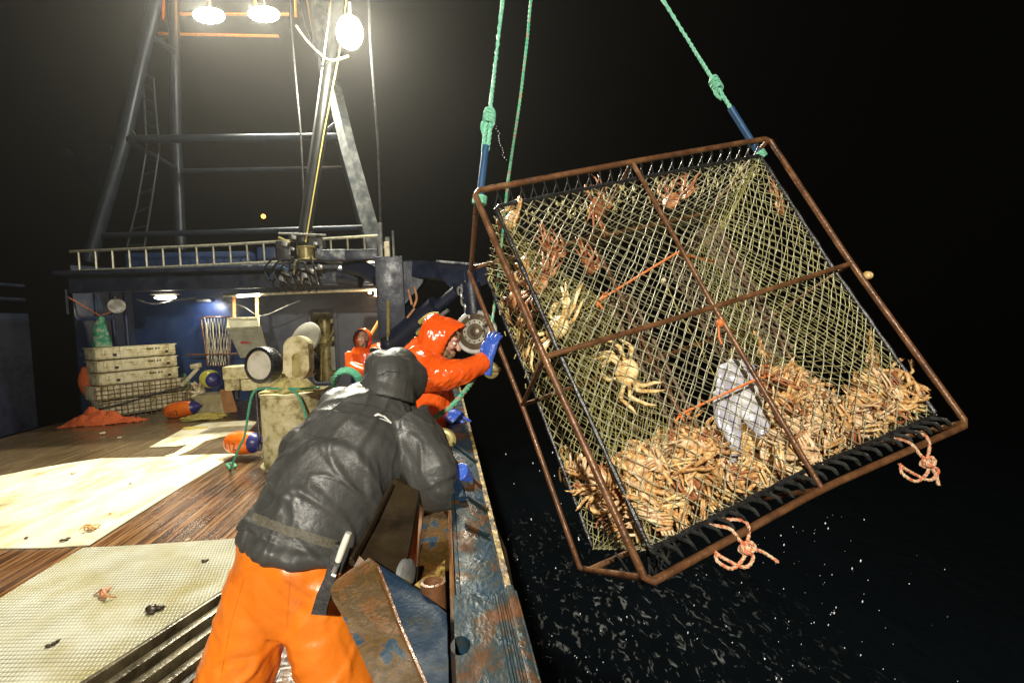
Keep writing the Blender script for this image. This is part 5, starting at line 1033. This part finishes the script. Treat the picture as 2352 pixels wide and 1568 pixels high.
# tie ropes on the bottom bar
for lab,(u,v),(a0,a1) in (('orange and white rope loops knotted under the middle of the lower pot bar',(1715,1258),(1650,1210)),('orange and white rope loops knotted at the right end of the lower pot bar',(2130,1062),(2075,1010))):
    mb=MB(); K=PZ(u,v,-.03); q=lambda x,y,z=-.02:PZ(x,y,z)
    rope(mb,[q(a0-5,a1+60),q(a0-2,a1+78),q(a0+30,a1+95),q(a0+55,a1+75),K,q(u-18,v-20),q(u-40,v-45),q(a0-20,a1-5,.05)],.0085,5); rope(mb,[q(a0-10,a1+55),q(a0+10,a1+70),q(a0+60,a1+92),q(a0+80,a1+70),K,q(u+5,v-35),q(u-5,v-62),q(a0+10,a1-18,.05)],.0085,5)
    rope(mb,[K,q(u+35,v+8),q(u+72,v+32)] if u<2000 else [K,q(u+18,v+25),q(u+26,v+52)],.0085,5)
    for k in range(4): a=k*.8; rope(mb,[K+PX_*(.03*math.cos(t+a))+PY_*(.022*math.sin(t+a))+PZ_*(.012*math.sin(2*t)-.012+.005*k) for t in [i*math.pi/4 for i in range(9)]],.0085,5,4)
    mb.build('tie_rope',OROPE,smooth=True,label=lab,cat='rope')
# bridle ropes up to the crane hook
apex=P(1212,-495,3.2)
def bridle(lab,base,sl,kn,dbl):
    t=thing('bridle_rope',lab,'rope',base); d=(apex-base).normalized()
    at=lambda h:base+d*h
    mb=MB(); mb.tube([at(-.02),at(sl)],.022,14); mb.build('blue_sleeve',mat('blue_sleeve',[(.35,(.018,.06,.14)),(.65,(.03,.095,.21))],8,.35,0,.1,40),t,smooth=True)
    mb=MB(); s=d.cross(CF).normalized()
    if dbl:
        rope(mb,[at(sl-.03)+s*.012,at((sl+kn)/2)+s*.014,at(kn)+s*.01],.0135,6); rope(mb,[at(sl-.03)-s*.012,at((sl+kn)/2)-s*.014,at(kn)-s*.012],.0135,6)
    else: rope(mb,[at(sl-.03),at(kn)],.0145,6)
    rope(mb,[at(kn),at(kn+.6),apex],.0135,6,20)
    for k in range(4):
        h=kn-.03+.022*k; rope(mb,[at(h+.018*math.sin(x))+s*(.026*math.cos(x))-CF*(.022*math.sin(x)) for x in [i*math.pi/4+k for i in range(9)]],.013,5,4)
    rope(mb,[at(kn)+s*.02,at(kn-.05)+s*.035,at(kn-.10)+s*.02],.012,5)
    mb.build('rope',GR2,t,smooth=True)
    mb=MB()
    for k in range(4): rope(mb,[base+d*(-.03-.012*k)+s*.035*math.cos(x)+CF*.03*math.sin(x) for x in [i*math.pi/4 for i in range(9)]],.009,5,3)
    mb.build('lashing',GR2,t,smooth=True)
GR2=mat('teal_green_rope',[(.35,(.10,.42,.28)),(.65,(.30,.66,.46))],60,.55,0,.5,160)
bridle('left green bridle rope with blue sleeve and big knot rising from the pot corner',PL(.02,.0,.02)+PX_*.0,.285,.46,True)
bridle('right green bridle rope with blue sleeve rising from the far top corner of the pot',PL(.955,.02,.05),.34,.52,False)
HL=mat('flecked_green_rope',[(.40,(.04,.34,.20)),(.52,(.14,.55,.34)),(.60,(.6,.12,.08))],45,.55,0,.5,160)
mb=MB(); rope(mb,[P(1262,-480,3.1),P(1236,-200,3.12),P(1222,-30,3.15),P(1208,120,3.17),P(1190,260,3.2),P(1172,380,3.4),P(1163,450,3.5),P(1152,560,3.62),P(1142,660,3.6),P(1131,735,3.45),P(1127,772,3.3)],.0115,6,14); mb.build('haul_line',HL,smooth=True,label='thinner green haul line with red flecks passing behind the pot corner to the blue glove',cat='rope')
mb=MB(); rope(mb,[P(955,985,2.75),P(985,966,2.8),P(1030,938,2.9),P(1062,905,3.0),P(1085,875,3.15),P(1095,850,3.3)],.017,6,8); mb.build('rope',HL,smooth=True,label='thick green rope slung between the charcoal shoulder and the orange sleeve',cat='rope')
# ------------------------------------------------------------------ crabs
def crab_mesh(seed,style,m):   # style 0 half spread, 1 legs gathered, 2 tightly folded
    rnd=random.Random(seed); mb=MB(); nu,nv=16,8; vs=[];fs=[]
    for i in range(nv+1):
        th=math.pi*i/nv
        for j in range(nu):
            ph=2*math.pi*j/nu; sp=math.sin(ph); x,y=.072*math.cos(ph)*(1-.18*max(0,sp)),.070*sp
            k=math.sin(th)**.6; z=(.032 if th<math.pi/2 else .020)*math.cos(th)
            n_=noise.noise(V((x*70+seed,y*70,z*40)))*.005
            vs.append(V((x*k*(1+.05*(j%2)),y*k,z+n_)))
    for i in range(nv):
        for j in range(nu): fs.append((i*nu+j,(i+1)*nu+j,(i+1)*nu+(j+1)%nu,i*nu+(j+1)%nu))
    mb.add(vs,fs); U=V((0,0,1))
    for sd in (-1,1):
        side=rnd.choice((-1,1)) if style else 0
        for k,a in enumerate((40,14,-12,-40)):
            if style==0: a=a*1.25+rnd.uniform(-12,12); L=(.85,1.,.95,.7)[k]; turn=[rnd.uniform(25,60)*(1 if a>0 else -1),rnd.uniform(-30,20),rnd.uniform(-30,30)]; el=[.25,-.1,-.25,-.2]
            elif style==1: a=a*.8+side*32+rnd.uniform(-8,8); L=(.85,.95,.9,.75)[k]; turn=[side*rnd.uniform(25,55),side*rnd.uniform(0,25),side*rnd.uniform(-15,20)]; el=[.35,-.2,-.25,-.2]
            else: a=a*.9+side*20+rnd.uniform(-10,10); L=(.72,.8,.78,.62)[k]; turn=[side*rnd.uniform(75,120),side*rnd.uniform(10,45),side*rnd.uniform(0,30)]; el=[.5,-.5,-.3,-.2]
            a=R(a); d=V((sd*math.cos(a),math.sin(a),0)); p=V((sd*.056*math.cos(a),.052*math.sin(a),-.002)); pts=[p]; an=0; cur=0
            for ln,tu,da in ((.100,0,el[0]),(.034,turn[0],el[1]),(.078,turn[1],el[2]),(.050,turn[2],el[3])):
                an+=da; cur+=R(tu)*sd; dd=Matrix.Rotation(cur,3,'Z')@d; p=p+(dd*math.cos(an)+U*math.sin(an))*ln*L; pts.append(p)
            w=1.25 if style==2 else 1.
            mb.tube(pts,[(.010*w,.006),(.0135*w,.0075),(.0105*w,.007),(.0095*w,.0055),(.002,.002)],6,ref=U)
        a=R(64+rnd.uniform(-8,8)); d=V((sd*math.cos(a),math.sin(a),0)); p0=V((sd*.035,.052,0)); p1=p0+d*.05+V((0,0,.02*rnd.random())); p2=p1+V((-sd*.018,.045,-.012)); p3=p2+V((-sd*.022,.035,-.008))
        mb.tube([p0,p1,p2,p2.lerp(p3,.5)],[.007,.010,.014,.013],6)
        mb.tube([p2.lerp(p3,.3),p3+V((sd*.006,.0,0))],[.010,.002],5); mb.tube([p2.lerp(p3,.3)+V((-sd*.01,0,0)),p3+V((-sd*.012,-.006,0))],[.008,.002],5)
    for q in (-1,1): mb.ell((q*.014,.066,.012),(.005,.005,.006),None,6,4)
    return mb.build('crab',m,org=(0,0,0),smooth=True,auto=False)
PINK_=mat('crab_shell_pink',[(.32,(.36,.17,.08)),(.47,(.66,.44,.23)),(.65,(.86,.70,.47))],34,.33,0,.4,90)
PROT=[crab_mesh(1,1,CRAB[2]),crab_mesh(2,1,CRAB[0]),crab_mesh(3,0,CRAB[0]),crab_mesh(4,1,CRAB[1]),crab_mesh(5,1,CRAB[2]),crab_mesh(6,0,CRAB[2]),crab_mesh(7,2,CRAB[0]),crab_mesh(8,2,PINK_),crab_mesh(9,2,CRAB[1]),crab_mesh(10,2,CRAB[2]),crab_mesh(12,2,CRAB[0])]
def basis(yv,zv,s):
    z=V(zv).normalized(); y=V(yv); y=(y-z*y.dot(z)).normalized(); x=y.cross(z); return Matrix((x*s,y*s,z*s)).transposed()
def put(k,pos,yv,zv,s,lab,grp):
    M4=basis(yv,zv,s).to_4x4(); M4.translation=pos; return mcopy(PROT[k],M4,label=lab,cat='crab',group=grp)
def dirpx(a): a=R(a); return CR*math.cos(a)+CUp*math.sin(a)
CL=[(1176,505,.10,6,100,1,1.15,'reddish crab clinging to the net at the top left corner of the pot'),(1205,610,.14,6,-60,-1,1.05,'long legged crab on the left side net below the top left corner crab'),
(1268,585,.10,4,75,1,1.0,'dark red crab hanging inside the front net left of the middle bar, with raised claws'),(1352,612,.12,4,70,1,.95,'dark red crab to the right of the dark crab with raised claws'),
(1372,478,.08,0,110,1,1.15,'bright orange crab high on the front net left of the middle bar'),(1542,462,.09,4,70,1,1.1,'orange brown crab high on the front net right of the middle bar'),
(1790,478,.30,4,100,1,1.15,'brown crab spread on the net under the top right corner of the pot'),(1180,690,.5,0,60,-1,1.1,'crab on the left side net between the two left pot bars, upper one'),(1200,775,.55,1,40,-1,1.0,'crab on the left side net just right of the blue glove'),
(1282,752,.12,3,115,1,1.35,'big pale crab pressed against the net above the left end of the cross bar'),(1440,855,.05,3,165,1,1.25,'pale yellow crab stretching its legs on the net below the cross bar'),
(1752,810,.45,1,90,1,1.1,'crab propped on the collar of the right tunnel above the heap'),(2010,820,.35,0,95,-1,1.25,'upright crab with raised legs at the right side of the pot'),(2062,880,.35,1,70,1,1.25,'crab climbing above the heap at the far right of the pot'),(2000,900,.35,1,120,1,1.2,'crab below the upright crab at the right side of the heap'),(1310,1075,.5,1,110,-1,1.1,'pale crab topmost of the heap at the left side of the pot'),(1240,655,.12,0,120,1,1.1,'tan crab on the front net just left of the two dark red crabs')]
def PXL(u,v,x):
    o=PL(x,.5,.5); r=ray(u,v); return CAM+r*((o-CAM).dot(PX_)/r.dot(PX_))
rc=random.Random(8)
for (u,v,z,k,ang,fl,s,lab) in CL:
    j=V((rc.uniform(-.4,.4),rc.uniform(-.4,.4),rc.uniform(0,.3)))
    if z>=.4 and u<1320 or u in(1205,): put(k,PXL(u,v,.085),dirpx(ang),PX_*fl+j*.5,s*.8,lab,None)
    elif u>1990: put(1,PZ(u,v,.22),dirpx(ang),-PZ_*fl-CR*1.2+j*.4,s*.74,lab,None)
    else: put(k,PZ(u,v,z+.05),dirpx(ang),-PZ_*fl+CR*rc.choice((-1.1,1.1))+j*.5,s*.80,lab,None)
rnd=random.Random(11); n=0
SURF=[(1285,1035),(1330,1050),(1420,1085),(1480,1040),(1530,1000),(1600,985),(1640,1000),(1700,960),(1740,860),(1790,840),(1850,880),(1900,930),(1950,945),(1975,880),(2010,815),(2060,830),(2100,890),(2140,935),(2190,960)]
def surfv(u):
    for a,b in zip(SURF,SURF[1:]):
        if a[0]<=u<=b[0]: return a[1]+(b[1]-a[1])*(u-a[0])/(b[0]-a[0])
    return 1e9
BOT=lambda u:1300+(u-1487)*(-.50) if u>1450 else 1300
tries=0
LEG=[]
while n<282 and tries<6000:
    tries+=1; x=rnd.uniform(.09,.905); y=rnd.uniform(.60,.905); z=rnd.uniform(.09,.86)**1.25
    if z<.09: continue
    w=PL(x,y,z); c=w-CAM; dd=c.dot(CF); u=CU+c.dot(CR)/dd*F; v=CV-c.dot(CUp)/dd*F
    if v<surfv(u)+22 or u>2175 or (1625<u<1785 and v<1075 and z<.36): continue
    n+=1; zz=V((rnd.uniform(-1,1),rnd.uniform(-1,1),rnd.uniform(-1,1)))
    if rnd.random()<.6: zz=-PZ_*(1 if rnd.random()<.5 else -1)+zz*.6
    put(rnd.choice((7,7,7,8,9,6,10,1,7,6)),w,V((rnd.uniform(-1,1),rnd.uniform(-1,1),rnd.uniform(-1,1))),zz,rnd.uniform(.72,1.0),'tan crab in the tangled heap at the bottom of the hanging pot','crabs heaped in the bottom of the pot')
# loose legs and shell bits tangled among the crabs, nobody could count them
mb=MB(); rnd=random.Random(21); n=0; tries=0
PINK=mat('crab_leg_pink',[(.32,(.36,.17,.08)),(.47,(.68,.45,.24)),(.65,(.86,.70,.47))],34,.33,0,.3,90)
while n<900 and tries<9000:
    tries+=1; x=rnd.uniform(.062,.925); y=rnd.uniform(.56,.94); z=rnd.uniform(.06,.9)**1.2
    w=PL(x,y,max(.065,z)); c=w-CAM; dd=c.dot(CF); u=CU+c.dot(CR)/dd*F; v=CV-c.dot(CUp)/dd*F
    if v<surfv(u)+4 or u>2180 or (1632<u<1775 and v<1066 and z<.34): continue
    n+=1; d=V((rnd.gauss(0,1),rnd.gauss(0,1),rnd.gauss(0,1)))-PZ_*0; d=(d-PZ_*d.dot(PZ_)*.6).normalized(); sdv=d.cross(PZ_+CR*.2).normalized(); L=rnd.uniform(.07,.14); mi=rnd.choice((0,0,1,1,2,2,2,3))
    for k in range(rnd.choice((2,3,4,4))):
        q=w+sdv*(.015*k)+PZ_*rnd.uniform(-.012,.012)-d*L*.5; bd=sdv*rnd.uniform(-.02,.02); wd=rnd.uniform(.007,.0105)
        mb.tube([q,q+d*L*.45+bd*.5,q+d*L*.8+bd,q+d*L*1.1+bd*.6],[(wd*.7,wd*.5),(wd,wd*.6),(wd*.85,wd*.5),(.002,.002)],5,ref=PZ_,mi=mi)
mb.build('crab_legs',[CRAB[0],CRAB[1],PINK,CRAB[2]],smooth=True,auto=False,kind='stuff')
for p in PROT: bpy.data.objects.remove(p)
# gutted bait fish hanging in the pot
mb=MB(); q=lambda u,v,z=.20:PZ(u,v,z)
mb.tube([q(1668,838),q(1690,850),q(1692,890),q(1694,930)],[(.05,.03),(.115,.05),(.125,.045),(.12,.035)],16,ref=CF); mb.ell(q(1672,852),(.06,.06,.05)); mb.ell(q(1715,848),(.045,.05,.05))
mb.tube([q(1672,920),q(1672,960),q(1684,1000),q(1690,1040),q(1680,1062)],[(.085,.03),(.07,.028),(.05,.022),(.03,.015),(.02,.008)],12,ref=CF)
mb.tube([q(1715,915),q(1730,955),q(1752,990),q(1762,1020)],[(.085,.03),(.07,.026),(.05,.02),(.022,.01)],12,ref=CF)
mb.tube([q(1652,900),q(1650,950),q(1655,985)],[(.04,.03),(.03,.02),(.012,.01)],10,ref=CF)
remesh(mb,.011,3,lambda p,n:.006*noise.noise(p*22)+.003*noise.noise(p*60)).build('bait_fish',FISH,smooth=True,auto=False,label='split white and grey bait fish hanging in the middle of the pot',cat='fish')
# spray falling from the pot
mb=MB(); rnd=random.Random(5)
for k in range(150):
    u=rnd.gauss(1760,190); v=rnd.uniform(1170,1568)
    if v<1335-(u-1487)*.5+30: continue
    d=rnd.uniform(2.6,4.6); s=.0009+.0036*rnd.random()**2.5; mb.ell(P(u,v,d),(s,s,s*rnd.uniform(1.2,2.6)),Matrix.Rotation(.25,3,'Y'),6,4)
for k in range(16):
    s=rnd.uniform(.0012,.0026); mb.ell(P(1138+rnd.gauss(0,2)+k*1.5,285+k*5.5,2.8),(s,s,s*2),None,6,4)
for k in range(45):
    s=rnd.uniform(.0018,.0035); mb.ell(P(rnd.uniform(1150,1480),rnd.uniform(1030,1560),rnd.uniform(2.4,3.4)),(s,s,s*1.8),None,6,4)
DROP=mat('water_drop',[(0,(.85,.88,.9))],rough=.15)
mb.build('spray',DROP,smooth=True,auto=False,kind='stuff')
# ------------------------------------------------------------------ wet night air
HZ=True
if HZ:
    m=bpy.data.materials.new('haze'); m.use_nodes=True; n=m.node_tree.nodes; n.remove(n['Principled BSDF'])
    pv=n.new('ShaderNodeVolumePrincipled'); pv.inputs['Density'].default_value=.0011; pv.inputs['Color'].default_value=(.9,.88,.84,1); pv.inputs['Anisotropy'].default_value=.78
    m.node_tree.links.new(pv.outputs[0],n['Material Output'].inputs['Volume'])
    MB().box((0,15,3.5),(60,60,13)).build('haze',m,kind='stuff')
